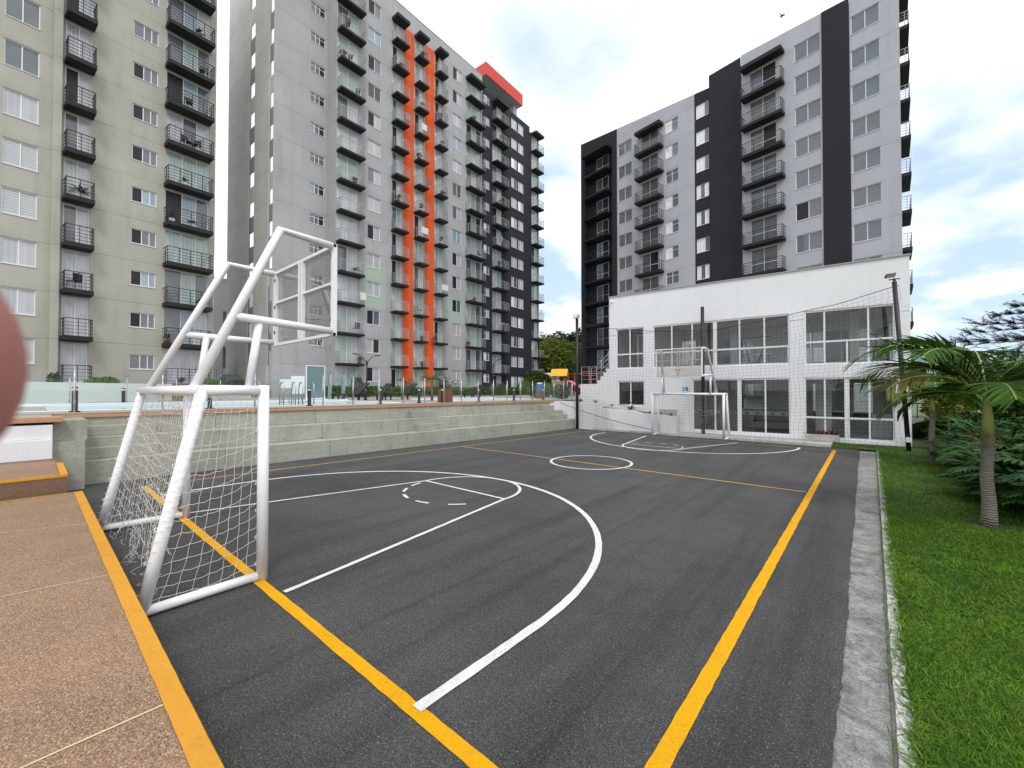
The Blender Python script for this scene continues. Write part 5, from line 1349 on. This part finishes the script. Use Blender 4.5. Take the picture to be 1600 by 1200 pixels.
grass(52000, lambda y: (edge(y) - .01 * 0, .18 * y + .5), 2.4, 5.2, .034, .078, .0050)
grass(60000, lambda y: (edge(y), .18 * y + .7), 5.2, 9.5, .034, .075, .0065, bare)
grass(46000, lambda y: (edge(y), .18 * y + .9), 9.5, 18.3, .035, .075, .009, bare)
grass(16000, lambda y: (np.full_like(y, -1.0), np.full_like(y, 4.5)), 18.3, 24.0, .04, .08, .013, lambda x, y: ~((y > 20.05 + .066 * x) & (x < 2.5)))
grass(5200, lambda y: (edge(y) - .012 - .03 * (np.sin(y * 5.1) + np.sin(y * 13.7 + 1)) * .5 - .02, edge(y) + .03), 2.4, 18.2, .05, .13, .0062)
grass(900, lambda y: (edge(y) - .11, edge(y)), 2.4, 18.2, .04, .12, .0055)
grass(26000, lambda y: (.18 * y + .5, np.full_like(y, 5.5)), -3.5, 9.5, .05, .09, .012)
grass(9000, lambda y: (edge(y), .18 * np.abs(y) + 1.2), -3.5, 2.4, .04, .08, .009)
tag(put('grass', nb.mesh('grass', 'grass_blade'), None), kind='stuff')
# scruffy soil rings under the palms
# ---- palms
def palm(loc, H, shaft, n, FL, seed, lab, r0=.13, azs=None, yell=()):
    r = random.Random(seed); t_ = thing('palm_tree', lab, 'palm tree', loc, group='palms on the lawn')
    m = MB(); m.tube([(.012 * sin(k * 1.1), .01 * cos(k), H * k / 8) for k in range(9)], [r0 * 1.35, r0 * 1.08, r0, r0 * .95, r0 * .93, r0 * .9, r0 * .9, r0 * .92, r0 * .97], 16); put('trunk', m, 'palm_trunk', t_)
    m = MB(); m.tube([(.01, 0, H - .02), (.01, 0, H + shaft * .35), (.0, 0, H + shaft * .8), (0, 0, H + shaft)], [r0 * .95, r0 * .78, r0 * .5, r0 * .3], 14)
    put('crownshaft', m, 'crownshaft', t_)
    m = MB()
    for k in range(26):
        a = r.uniform(0, 2 * pi); p = Vector((cos(a) * r0 * .9, sin(a) * r0 * .9, H + r.uniform(-.02, .1))); q = p + Vector((cos(a) * r.uniform(.05, .2), sin(a) * r.uniform(.05, .2), -r.uniform(.0, .22)))
        m.tube([p, (p + q) / 2 + Vector((0, 0, .04)), q], .005, 4)
        for z in range(3): leaf_tuft(m, q + Vector((r.uniform(-.04, .04), r.uniform(-.04, .04), r.uniform(-.03, .05))), 2, .06, .02, .5, r.randrange(9999))
    put('flower_stalk', m, 'palm_leaf_yellow', t_)
    base = Vector((0, 0, H + shaft * .92)); fs = azs or [2 * pi * k / n + r.uniform(-.25, .25) for k in range(n)]
    for k, az in enumerate(fs):
        if isinstance(az, tuple): az, el, fl = az
        else: el = r.uniform(.45, 1.35); fl = FL * r.uniform(.8, 1.08)
        f = NB(); mbk = MB(); pts = []; h = Vector((cos(az), sin(az), 0)); N = 40
        for q in range(N + 1):
            s = q / N; ang = el - s ** 1.6 * (.95 + el * .62) - s * .10
            if q == 0: p = base.copy()
            else: p = p + (h * cos(ang) + Vector((0, 0, sin(ang)))) * (fl / N)
            pts.append(p.copy())
        mbk.tube([tuple(p_) for p_ in pts[::3] + [pts[-1]]], [.018 * (1 - .85 * i / 18) for i in range(len(pts[::3]) + 1)], 5)
        P0, DD, LL, WW, BB = [], [], [], [], []
        tw = r.uniform(-.35, .35)
        for q in range(4, N):
            s = q / N; tan_ = (pts[q + 1] - pts[q - 1]).normalized(); sd_ = Vector((-h.y, h.x, 0)); upv = tan_.cross(sd_).normalized() * -1
            if upv.z < 0: upv = -upv
            for sg in (-1, 1):
                if r.random() < .04: continue
                d_ = (sd_ * sg * 1.0 + tan_ * (.45 + .65 * s) + upv * (.30 - .35 * s + tw * sg * .5) + Vector((0, 0, r.uniform(-.12, .06)))).normalized()
                P0.append(pts[q]); DD.append(d_); LL.append(fl * (.14 + .30 * sin(pi * min(1, .12 + s * .86)) ** .8) * r.uniform(.88, 1.08)); WW.append(r.uniform(.024, .036) * (FL / 1.4)); BB.append(Vector((0, 0, -r.uniform(.08, .34))))
        P0, DD, BB = (np.array([tuple(v) for v in q]) for q in (P0, DD, BB)); LL = np.array(LL); WW = np.array(WW)
        V, F = strips(P0, DD, WW, LL, BB, up=np.tile(np.array(tuple(h)) * .5 + [0, 0, .9], (len(P0), 1))); f.add(V, F)
        o = put('frond', f.mesh('frond', 'palm_leaf_yellow' if k in yell else 'palm_leaf'), None, t_)
        put('midrib', mbk, 'crownshaft', o)
    return t_
LW = pi          # towards -X: left in the photograph
palm((1.31, 9.24, 0), 1.36, .62, 0, 1.45, 5, 'nearer palm on the lawn, thick ringed trunk and wide drooping crown', .078,
     azs=[(pi + .10, 1.05, 1.85), (pi - .35, .80, 1.7), (pi + .55, .62, 1.45), (pi - .1, 1.35, 1.6), (pi + .35, 1.2, 1.7), (pi + .2, .25, 1.3), (pi - .5, .2, 1.2), (pi + .9, 1.15, 1.5), (-pi / 2 + .1, .5, 1.15), (-.95, .95, 1.5), (-.3, .6, 1.6), (.25, 1.05, 1.7), (.9, .7, 1.5), (1.6, 1.2, 1.5), (2.3, .85, 1.5), (pi / 2 + .1, .45, 1.3), (-.6, .25, 1.2)], yell=(2,))
palm((1.28, 16.02, 0), 1.40, .45, 0, 1.2, 8, 'farther palm on the lawn, slimmer trunk beside the leaning net pole', .068,
     azs=[(pi + .1, .75, 1.45), (pi - .5, .35, 1.2), (pi + .7, .35, 1.15), (-pi / 2, .9, 1.2), (-.7, .5, 1.2), (0.1, .8, 1.35), (.9, 1.1, 1.3), (1.8, .9, 1.2), (pi - .1, 1.25, 1.3)])

# ---- shrub border on the right
def philodendron(loc, sc, seed, lab=None, n=150, mat='philo_leaf'):
    g = np.random.default_rng(seed); nbq = NB()
    c = g.normal(0, .30, (n, 3)) * [1, 1, .5]; c[:, 2] = np.abs(c[:, 2]) * 1.6 + .25
    a = np.arctan2(c[:, 1], c[:, 0]) + g.normal(0, .6, n); e = g.uniform(.0, 1.0, n)
    D = np.stack([np.cos(a) * np.cos(e), np.sin(a) * np.cos(e), np.sin(e)], 1); L = g.uniform(.30, .55, n)
    # every leaf is a fan of narrow lobes along its midrib
    P, DD, LL, WW = [], [], [], []
    sd_ = np.stack([-np.sin(a), np.cos(a), np.zeros(n)], 1)
    for k in range(7):
        s = .15 + k * .12
        for sg in (-1, 1):
            P.append(c + D * (L * s)[:, None] + np.array([0, 0, -1.0]) * (L * s * s * .45)[:, None]); d_ = D * (.5 + s) + sd_ * sg * (1.05 - s * .5) + [0, 0, -.15]; DD.append(d_ / np.linalg.norm(d_, axis=1, keepdims=True)); LL.append(L * (.42 * np.sin(pi * (.25 + .6 * s)))); WW.append(L * .13)
    P.append(c); DD.append(D); LL.append(L * 1.05); WW.append(L * .10)
    P = np.concatenate(P); DD = np.concatenate(DD); LL = np.concatenate(LL); WW = np.concatenate(WW)
    V, F = strips(P * 1.0, DD, WW, LL, np.tile([0, 0, -.35], (len(P), 1))); nbq.add(V * sc, F)
    me = nbq.mesh('leaves', mat)
    if lab: t_ = thing('philodendron', lab, 'shrub', loc, group='cut-leaved shrubs along the lawn'); put('leaves', me, None, t_); return t_, me
    return me
labs = ['big cut-leaved shrub lowest at the right edge of the frame', 'cut-leaved shrub just behind the nearer palm trunk', 'cut-leaved shrub with glossy leaves right of the nearer palm, farther back', 'cut-leaved shrub midway between the two palms', 'dark cut-leaved shrub closest to the farther palm', 'cut-leaved shrub at the back of the lawn, right of the farther palm', 'bluish cut-leaved shrub in the second row at the right edge', 'tall cut-leaved shrub in the second row between the palms', 'cut-leaved shrub at the far end of the border']
for k, (x, y, s) in enumerate(((2.25, 10.1, 1.05), (2.05, 11.6, 1.0), (2.75, 12.4, 1.25), (2.35, 13.7, 1.15), (2.2, 15.6, 1.05), (2.6, 17.6, 1.2), (3.1, 10.9, 1.35), (3.1, 14.6, 1.45), (2.75, 19.9, 1.3))):
    philodendron((x, y, 0), s, 100 + k, labs[k], 150)
def leaf_cloud(blobs, n, size, seed, flat=.5, aspect=.45):
    """n leaves scattered through the outer part of several blobs [(x,y,z,rx,ry,rz)]"""
    g = np.random.default_rng(seed); B = np.array(blobs, float); w = (B[:, 3] * B[:, 4] * B[:, 5]) ** .67; idx = g.choice(len(B), n, p=w / w.sum())
    d = rdir(n, g); rr = g.uniform(.35, 1.0, n) ** .45 * (1 + .16 * np.sin(d[:, 0] * 5 + idx) * np.sin(d[:, 2] * 6 + idx * 2.1))
    P = B[idx, :3] + d * B[idx, 3:] * rr[:, None]; D = rdir(n, g) * [1, 1, flat] + d * .5; D /= np.linalg.norm(D, axis=1, keepdims=True)
    L = size * g.uniform(.6, 1.35, n); up = rdir(n, g)
    return strips(P, D, L * aspect, L, np.tile([0, 0, -.2], (n, 1)), seg=3, up=up)
def blobs_for(c, R, H, n, seed, sub=.42):
    g = random.Random(seed); out = []
    for k in range(n):
        a = g.uniform(0, 2 * pi); q = sqrt(g.random()) * R * .75; z = g.uniform(-.5, .5) * H; f = g.uniform(.7, 1.25) * (1 - .35 * abs(z) / H)
        out.append((c[0] + cos(a) * q, c[1] + sin(a) * q, c[2] + z, R * sub * f, R * sub * f, H * sub * .85 * f))
    return out
def tree(loc, h, R, H, seed, lab, mat, n=9000, size=.35, nb_=14, grp=None, tr=.22, cat='tree', name='tree', limbs=6):
    t_ = thing(name, lab, cat, loc, group=grp); r = random.Random(seed)
    bl = blobs_for((0, 0, h), R, H, nb_, seed)
    V, F = leaf_cloud(bl, n, size, seed); q = NB(); q.add(V, F); put('crown', q.mesh('crown', mat), None, t_)
    m = MB(); m.tube([(0, 0, -.1), (.05, 0, h * .3), (0, .08, h * .62)], [tr, tr * .75, tr * .55], 10)
    for k in range(limbs):
        b = bl[k % len(bl)]; m.tube([(0, .05, h * (.42 + .03 * k)), (b[0] * .5, b[1] * .5, (h * .6 + b[2]) / 2), (b[0], b[1], b[2])], [tr * .45, tr * .3, tr * .12], 6)
    put('trunk', m, 'bark', t_); return t_
g = 'dark trees behind the shrub border'
tree((4.6, 13.2, 0), 2.35, 1.5, 1.7, 21, 'dark dense tree behind the nearer palm at the right edge', 'tree_leaf_dark', 11000, .19, 16, g)
tree((5.4, 17.5, 0), 2.2, 1.8, 1.7, 22, 'dark green tree behind the shrubs between the palms', 'tree_leaf_dark', 11000, .2, 16, g)
tree((4.2, 20.5, 0), 1.5, 1.4, 1.5, 23, 'mid green bush-like tree at the far right end of the border', 'tree_leaf', 9000, .17, 14, g)
tree((2.3, 23.5, 0), 1.75, 1.0, 1.1, 24, 'yellow green round shrub seen between the farther palm and the clubhouse', 'tree_leaf_yellow', 6000, .13, 12, None, .07)
tree((4.0, 27.0, 0), 2.4, 1.9, 1.6, 25, 'light green tree behind the farther palm', 'tree_leaf', 8000, .2, 14, None)
tree((6.5, 11.8, 0), 2.3, 1.6, 1.7, 26, 'very dark tree partly cut off by the right edge of the frame', 'tree_leaf_dark', 9000, .2, 14, g)
q = NB()
for (x, y, z, rx, ry, rz) in ((3.4, 12.5, .55, 1.0, 1.8, .7), (3.6, 16.0, .6, 1.1, 2.2, .8), (3.2, 19.5, .5, 1.0, 2.0, .6), (4.4, 10.2, .7, 1.2, 1.6, .9), (2.9, 24.5, .3, 1.8, 1.2, .5), (4.6, 24.5, .6, 1.6, 2.4, .9)):
    V, F = leaf_cloud([(x, y, z, rx, ry, rz)], 7000, .16, int(x * 100 + y)); q.add(V, F)
tag(put('shrubbery', q.mesh('shrubbery', 'shrub_leaf'), None), kind='stuff')
# low hedge in front of a far wall, beyond the lawn
fw = thing('far_wall', 'low pale wall with a dark rail beyond the far end of the lawn', 'wall', (2.6, 30.0, 0))
m = MB(); m.box(-1.2, 9, 0, .2, 0, .55); put('wall_face', m, 'dirty_white_wall', fw)
m = MB()
for k in range(22): m.box(-1.2 + .45 * k, -1.16 + .45 * k, .08, .12, .55, 1.35)
m.box(-1.2, 9, .07, .13, 1.3, 1.36); put('rail', m, 'black_metal', fw)

# flat-topped feathery tree at the right, far off
ac = thing('acacia_tree', 'wide flat-layered feathery tree high at the right edge of the frame', 'tree', (7.2, 27.0, 0))
m = MB(); r = random.Random(31); m.tube([(0, 0, 0), (-.1, 0, 2.4), (.1, .1, 4.4), (0, 0, 6.3)], [.22, .17, .12, .05], 10)
P0, DD, LL, WW = [], [], [], []
lay = [(5.05, 3.9, pi + .0), (4.45, 4.4, pi - .1), (3.85, 3.7, pi + .1), (6.4, 2.1, pi), (5.7, 2.9, pi + .15), (3.4, 3.0, pi - .2), (6.8, 1.3, pi + .4)]
for z, L, a0 in lay:
    for k in range(7):
        a = a0 + (k - 1.5) * .62 + r.uniform(-.15, .15); l = L * (1 if k in (1, 2) else r.uniform(.6, .95)); p = Vector((0, 0, z - .55)); pts = [p.copy()]
        for q_ in range(1, 9):
            p = p + Vector((cos(a), sin(a), .30 if q_ < 2 else .06 - .02 * q_ * .5)) * (l / 8) + Vector((r.uniform(-.04, .04), r.uniform(-.04, .04), r.uniform(-.03, .03))); pts.append(p.copy())
        m.tube(pts, [.032 * (1 - i / 9.5) + .003 for i in range(9)], 5)
        for q_ in range(2, 9):
            for tws in range(11):
                aa = a + r.uniform(-1.3, 1.3); tl = l * .13 * r.uniform(.5, 1.3); e = pts[q_] + Vector((cos(aa), sin(aa), r.uniform(-.15, .75))) * tl
                m.tube([pts[q_], e], .008, 3, cap=False)
                for s_ in range(34):
                    c = pts[q_].lerp(e, r.random()); b_ = r.uniform(0, 2 * pi); P0.append(tuple(c + Vector((0, 0, r.uniform(-.02, .05))))); dv = Vector((cos(b_), sin(b_), r.uniform(-.15, .35))).normalized(); DD.append(tuple(dv)); LL.append(r.uniform(.06, .14)); WW.append(r.uniform(.024, .045))
put('trunk', m, 'bark', ac)
V, F = strips(np.array(P0), np.array(DD), np.array(WW), np.array(LL), np.tile([0, 0, -.15], (len(P0), 1))); q = NB(); q.add(V, F); put('crown', q.mesh('crown', 'acacia_leaf'), None, ac)

# ---- trees in the gap between the towers
def gdir(px, dist):
    """ground point seen in a compass direction from the court corner (numbers measured on site plan)"""
    a = math.atan((px - 800) / 648); ang = radians(130.763) - a; return (cos(ang) * dist, sin(ang) * dist)
g = 'trees on the slope between the towers'
for k, (px, dist, h, R, H, mt, lab) in enumerate(((812, 74, 9.0, 3.6, 5.0, 'tree_leaf', 'tall tree directly right of the charcoal tower edge, on the slope'), (838, 66, 7.2, 4.2, 5.2, 'tree_leaf', 'broad mid green tree above the parked bus'),
        (868, 60, 5.8, 4.0, 4.6, 'tree_leaf_yellow', 'lighter yellow green tree above the yellow playground roof'), (893, 70, 8.4, 4.6, 5.6, 'tree_leaf_dark', 'dark tree closest to the left net pole'),
        (858, 88, 9.2, 6.0, 5.0, 'tree_leaf_dark', 'tall dark tree at the back of the slope, topmost of the group'), (905, 52, 3.2, 2.6, 3.2, 'tree_leaf_dark', 'low dark tree behind the clubhouse stair'), (840, 50, 3.2, 1.8, 1.8, 'tree_leaf', 'small round tree low beside the end balconies'))):
    x, y = gdir(px, dist); tree((x, y, 0), h, R, H, 50 + k, lab, mt, 7000, .5 if dist > 55 else .3, 16, g)
# hills
def hill(lab_mat, D0, pxs, hs, depth):
    V = []; n = len(pxs)
    for k, (px, h) in enumerate(zip(pxs, hs)):
        for rr, f in ((D0, 0), (D0 + depth * .3, .6), (D0 + depth, 1.0), (D0 + depth * 1.5, .8), (D0 + depth * 2.4, 0)):
            x, y = gdir(px, rr); V.append((x, y, h * f - .5))
    m = MB(); m.v = V
    for k in range(n - 1):
        for j in range(4): a = k * 5 + j; m.f.append((a, a + 5, a + 6, a + 1)); m.mi.append(0); m.sm.append(True)
    return structure(put('hill', m, lab_mat))
hill('hill_hazy_green', 700, list(range(1380, 1900, 26)), [62 + 16 * sin(k * .55) + 5 * sin(k * 1.7) for k in range(20)], 300)
hill('hill_hazy_green', 500, list(range(560, 1180, 31)), [26 + 6 * sin(k * .8) for k in range(20)], 220)

# ---- hedge and plants at the foot of the towers
q = NB()
g_ = np.random.default_rng(77); n = 34000
s_ = g_.uniform(13.5, 44, n); yy_ = g_.uniform(28.5, 29.7, n); zz_ = DECK + g_.uniform(0, .78, n) + .07 * np.sin(s_ * 2.1)
k_ = (zz_ > DECK + .55) | (yy_ < 28.9) | (g_.random(n) < .3); s_, yy_, zz_ = s_[k_], yy_[k_], zz_[k_]
a_ = radians(B2A); P = np.stack([s_ * cos(a_) - yy_ * sin(a_), s_ * sin(a_) + yy_ * cos(a_), zz_], 1); D = rdir(len(P), g_); D[:, 2] = np.abs(D[:, 2]); 
V, F = strips(P, D, np.full(len(P), .07), np.full(len(P), .15), np.tile([0, 0, -.2], (len(P), 1)), up=rdir(len(P), g_)); q.add(V, F)
tag(put('hedge', q.mesh('hedge', 'hedge_leaf'), None), 'long clipped yellow green hedge along the foot of the grey and orange tower', 'hedge')
def small_palm(loc, h, fl, seed, lab):
    r = random.Random(seed); t_ = thing('small_palm', lab, 'palm', loc)
    m = MB(); m.tube([(0, 0, 0), (0, 0, h)], [.07, .05], 8); put('trunk', m, 'bark', t_)
    m = MB()
    for k in range(11):
        a = 2 * pi * k / 11 + r.uniform(-.2, .2); e = r.uniform(.3, 1.2); p = Vector((0, 0, h)); hh = Vector((cos(a), sin(a), 0)); pts = [p.copy()]
        for q_ in range(10):
            an = e - (q_ / 10) ** 1.5 * 1.9; p = p + (hh * cos(an) + Vector((0, 0, sin(an)))) * fl / 10; pts.append(p.copy())
        sd_ = Vector((-hh.y, hh.x, 0))
        for q_ in range(1, 10):
            for sg in (-1, 1):
                w0 = fl * .28 * sin(pi * min(1, .15 + q_ / 11)); e_ = pts[q_] + sd_ * sg * w0 + Vector((0, 0, -w0 * .5)) + (pts[q_ + 1] - pts[q_]) * 1.2; m.quad(tuple(pts[q_]), tuple(pts[q_] + (pts[q_ + 1] - pts[q_]) * .5), tuple(e_), tuple(e_ - hh * .02))
    put('fronds', m, 'palm_leaf', t_)
small_palm(B2W(18.4, 24.4, DECK), .95, .95, 1, 'small dark palm in front of the orange tower, left of the loungers')
small_palm(tuple(TEW(12.7, 17.6, DECK)), 1.05, .9, 2, 'small palm standing just right of the purple potted shrub')
def bush(loc, R, h, seed, lab, mt='tree_leaf', n=1600, size=.09, name='bush'):
    q = NB(); V, F = leaf_cloud([(0, 0, h * .5, R, R, h * .5), (R * .4, .1, h * .6, R * .6, R * .6, h * .45)], n, size, seed); q.add(V, F); t_ = tag(put(name, q.mesh(name, mt), None, None, tuple(loc)), lab, 'bush'); return t_
bush(B2W(16.6, 28.0, DECK), .5, 1.5, 1, 'tall loose grey green bush right of the two-armed street lamp', 'acacia_leaf', 1500, .10)
bush((-30.3, 6.9, 2.2), .7, .45, 2, 'low bush on the mint planter wall, right of the ground floor railing', 'hedge_leaf')
bush((-27.3, 2.2, 2.2), .6, .4, 3, 'low bush on the mint planter wall below the ground floor railing', 'hedge_leaf')
bush((-25.6, .6, 2.2), .16, .5, 4, 'tiny dark plant at the left part of the mint planter wall', 'shrub_leaf', 500)
bush((-32.0, 9.0, 2.0), .7, .7, 5, 'dark bush at the right end of the mint planter wall', 'shrub_leaf', 2200)
bush(B2W(32.0, 27.4, DECK), .7, 1.2, 6, 'round bush in front of the charcoal wall, left one', 'tree_leaf', 1800, .1)
bush(B2W(36.5, 27.6, DECK), .8, 1.6, 7, 'taller light bush in front of the charcoal wall, right one', 'hedge_leaf', 2200, .11)
bush(B2W(41.0, 28.2, DECK), .9, 1.3, 8, 'bush at the far foot of the charcoal tower', 'tree_leaf', 2200, .12)
bush((-19.6, 26.4, DECK), .8, 1.0, 9, 'green bush left of the playground tower', 'hedge_leaf', 2000, .12)
bush((-14.6, 21.6, DECK), .6, .9, 10, 'bush beside the blue lidded bin', 'shrub_leaf', 1500, .1)
bush((-17.8, 23.5, DECK), .7, .7, 11, 'low bush before the playground tower', 'tree_leaf', 1700, .1)
for k, (s, z, rr_) in enumerate(((8.3, 29.91 + .0, 1), (8.15, 4.95 + 2.5 * 0, 1), (9.6, 24.9, 1), (8.3, 12.4, 0), (9.3, 12.4, 0), (8.9, 14.9, 0))):
    loc = B1W(s, B1D - .55, z if k not in (1,) else 4.92)
    if k == 0: loc = B1W(8.25, B1D - .55, 27.43)
    t_ = thing('balcony_plant', ['hanging green plant on an upper balcony at the right edge of the olive tower', 'large potted plant at the left end of the lowest full balcony of the olive tower', 'leafy plant at the right end of a high olive tower balcony', 'white potted plant, left one on the olive balcony with three pots', 'white potted plant, right one on the olive balcony with three pots', 'small plant hanging under a pale balcony of the olive tower'][k], 'plant', loc)
    m = MB(); m.lathe((0, 0, 0), [(.12, 0), (.16, .25), (.14, .25)], 10); put('pot', m, 'terracotta' if k < 3 else 'white_panel', t_)
    m = MB(); leaf_tuft(m, (0, 0, .25), 34, .45, .06, .8, 300 + k); put('leaves', m, 'shrub_leaf_light' if k != 2 else 'shrub_leaf', t_)
for k, (s, kk, lab) in enumerate(((17.5, 11, 'potted green plant at the left end of an upper balcony of the grey tower'), (18.6, 7, 'row plant on a flowery mid-height balcony of the grey tower'), (23.2, 12, 'dark plant on a top balcony left of the first orange band'), (25.3, 9, 'dark climbing plant on a balcony between the orange bands'), (27.3, 2, 'small plant on a low balcony right of the second orange band'), (32.0, 2, 'pale plant at the left end of a low wide balcony beside the charcoal wall'))):
    loc = B2W(s, B2D - .5, 1.55 + 2.5 * kk + .2); t_ = thing('balcony_plant', lab, 'plant', loc)
    m = MB(); m.lathe((0, 0, 0), [(.12, 0), (.17, .28), (.15, .28)], 10); put('pot', m, 'terracotta', t_)
    m = MB(); leaf_tuft(m, (0, 0, .25), 40, .5, .07, .8, 400 + k); put('leaves', m, 'shrub_leaf' if k in (2, 3) else 'shrub_leaf_light', t_)
# folding chairs and washing on a few balconies
def chair(loc, rz, lab):
    t_ = thing('balcony_chair', lab, 'chair', loc, rz)
    m = MB(); m.box(-.22, .22, -.2, .2, .40, .44); put('seat', m, 'plastic_black', t_); m = MB(); m.box(-.22, .22, .18, .22, .44, .85); put('backrest', m, 'plastic_black', t_)
    for x in (-.2, .2):
        for y in (-.18, .18): m = MB(); m.box(x - .015, x + .015, y - .015, y + .015, 0, .4); put('leg', m, 'steel', t_)
chair(B1W(9.5, B1D - .5, 17.4), 1, 'black chair on a middle balcony of the olive tower, right part'); chair(B1W(9.0, B1D - .5, 17.4), 2, 'black chair on a middle balcony of the olive tower, left of the other')
chair(B2W(18.9, B2D - .45, 26.8), 1, 'chair on a wide upper balcony of the grey tower'); chair(B2W(18.2, B2D - .45, 29.3), 1, 'chair on the upper grey balcony with crossed furniture')
ORD = 'zeroth first second third fourth fifth sixth seventh eighth ninth tenth eleventh twelfth thirteenth'.split()
rr = random.Random(91); seen_ = {(17.5, 11), (18.6, 7), (23.2, 12), (25.3, 9), (27.3, 2), (32.0, 2), (18.9, 3), (26.0, 8), (23.4, 10), (18.9, 10), (18.2, 11)}
used_ = {('leftmost', 11), ('leftmost', 7), ('leftmost', 3), ('leftmost', 10), ('mid', 8)}
def clutter(BWf, face, zbase, s0, s1, kk, colname, tower, kind):
    x = rr.uniform(s0 + .25, s1 - .25); loc = BWf(x, face - rr.uniform(.4, .6), zbase + 2.5 * kk)
    where = 'on the %s balcony up, %s' % (ORD[kk], colname)
    if kind == 'plant':
        lab = rr.choice(('leafy pot plant ', 'bushy green plant ')) + where; t_ = thing('balcony_plant', lab, 'plant', loc); m = MB()
        n_ = rr.choice((1, 2)); m.lathe((0, 0, 0), [(.11, 0), (.16, .28), (.14, .28)], 10); put('pot', m, rr.choice(('terracotta', 'white_panel', 'brown_pot')), t_)
        m = MB(); leaf_tuft(m, (0, 0, .25), 46, rr.uniform(.4, .7), .08, .8, rr.randrange(9999)); put('leaves', m, rr.choice(('shrub_leaf', 'shrub_leaf_light', 'tree_leaf')), t_)
    elif kind == 'chair': chair(loc, rr.uniform(0, 6), 'black chair ' + where)
    elif kind == 'table':
        t_ = thing('balcony_table', 'small round table ' + where, 'table', loc); m = MB(); m.lathe((0, 0, .62), [(.3, 0), (.3, .03)], 14); put('table_top', m, 'white_panel', t_); m = MB(); m.tube([(0, 0, 0), (0, 0, .62)], .03, 6); m.lathe((0, 0, 0), [(.18, 0), (.05, .04)], 10); put('pedestal', m, 'steel', t_)
    else:
        mt, cn_ = rr.choice((('cloth_white', 'white'), ('cloth_blue', 'blue'), ('cloth_red', 'red'), ('cloth_white', 'white'))); m = MB(); N = rr.choice((4, 7, 9))
        for i in range(N): m.quad((i * .09, -.012 * (i % 2), 0), (i * .09 + .09, -.012 * ((i + 1) % 2), 0), (i * .09 + .09, -.012 * ((i + 1) % 2) - .02, .6), (i * .09, -.012 * (i % 2) - .02, .6))
        o = tag(put('washing', m, mt), cn_ + ' washing hung ' + where, 'washing'); o.location = BWf(s0 + .15, face - .93, zbase + 2.5 * kk + .28); o.rotation_euler.z = radians(B2A if BWf is B2W else B1A)
jobs = []
for s0, s1, cnm in ((17.3, 19.4, 'leftmost column of the grey tower'), (22.55, 23.9, 'column left of the orange bands'), (25.1, 26.2, 'column between the orange bands'), (27.7, 28.7, 'column right of the orange bands'), (32.1, 34.4, 'wide column beside the charcoal wall'), (36.5, 38.6, 'column on the charcoal wall')):
    for kk in range(1, 14): jobs.append((B2W, B2D, 1.77, s0, s1, kk, cnm, 'grey tower'))
for s0, s1, cnm in ((3.8, 4.8, 'narrow column of the olive tower'), (8.1, 10.3, 'wide column of the olive tower')):
    for kk in range(1, 12): jobs.append((B1W, B1D, 2.43, s0, s1, kk, cnm, 'olive tower'))
taken = {(11, 'leftmost column of the grey tower'), (7, 'leftmost column of the grey tower'), (3, 'leftmost column of the grey tower'), (10, 'leftmost column of the grey tower'), (12, 'column left of the orange bands'), (10, 'column left of the orange bands'), (9, 'column between the orange bands'), (8, 'column between the orange bands'), (2, 'column right of the orange bands'), (2, 'wide column beside the charcoal wall')}
for jb in jobs:
    if (jb[5], jb[6]) in taken or (jb[7] == 'olive tower' and jb[6][0] == 'w' and jb[5] in (1, 4, 5, 6, 9, 10)) or rr.random() > .48: continue
    clutter(*jb, rr.choice(('plant', 'plant', 'plant', 'plant', 'chair', 'chair', 'washing', 'table')))
for s, kk, mt, lab, y0_, BW, DD_ in ((18.9, 3, 'cloth_white', 'white washing on the railing of a low balcony of the grey tower', 0, B2W, B2D), (26.0, 8, 'cloth_red', 'red cloth over the railing of a balcony between the orange bands', 0, B2W, B2D), (23.4, 10, 'cloth_blue', 'blue cloth over the railing of a balcony left of the orange bands', 0, B2W, B2D), (45.0, 4, 'cloth_white', 'white cloth on a far end balcony of the charcoal tower', 0, B2W, B2D)):
    m = MB(); N = 6
    for i in range(N): m.quad((i * .09, -.01 * (i % 2), 0), (i * .09 + .09, -.01 * ((i + 1) % 2), 0), (i * .09 + .09, -.01 * ((i + 1) % 2) - .02, .62), (i * .09, -.01 * (i % 2) - .02, .62))
    o = tag(put('washing', m, mt), lab, 'washing'); o.location = BW(s, DD_ - .93, 1.55 + 2.5 * kk + .5); o.rotation_euler.z = radians(B2A)
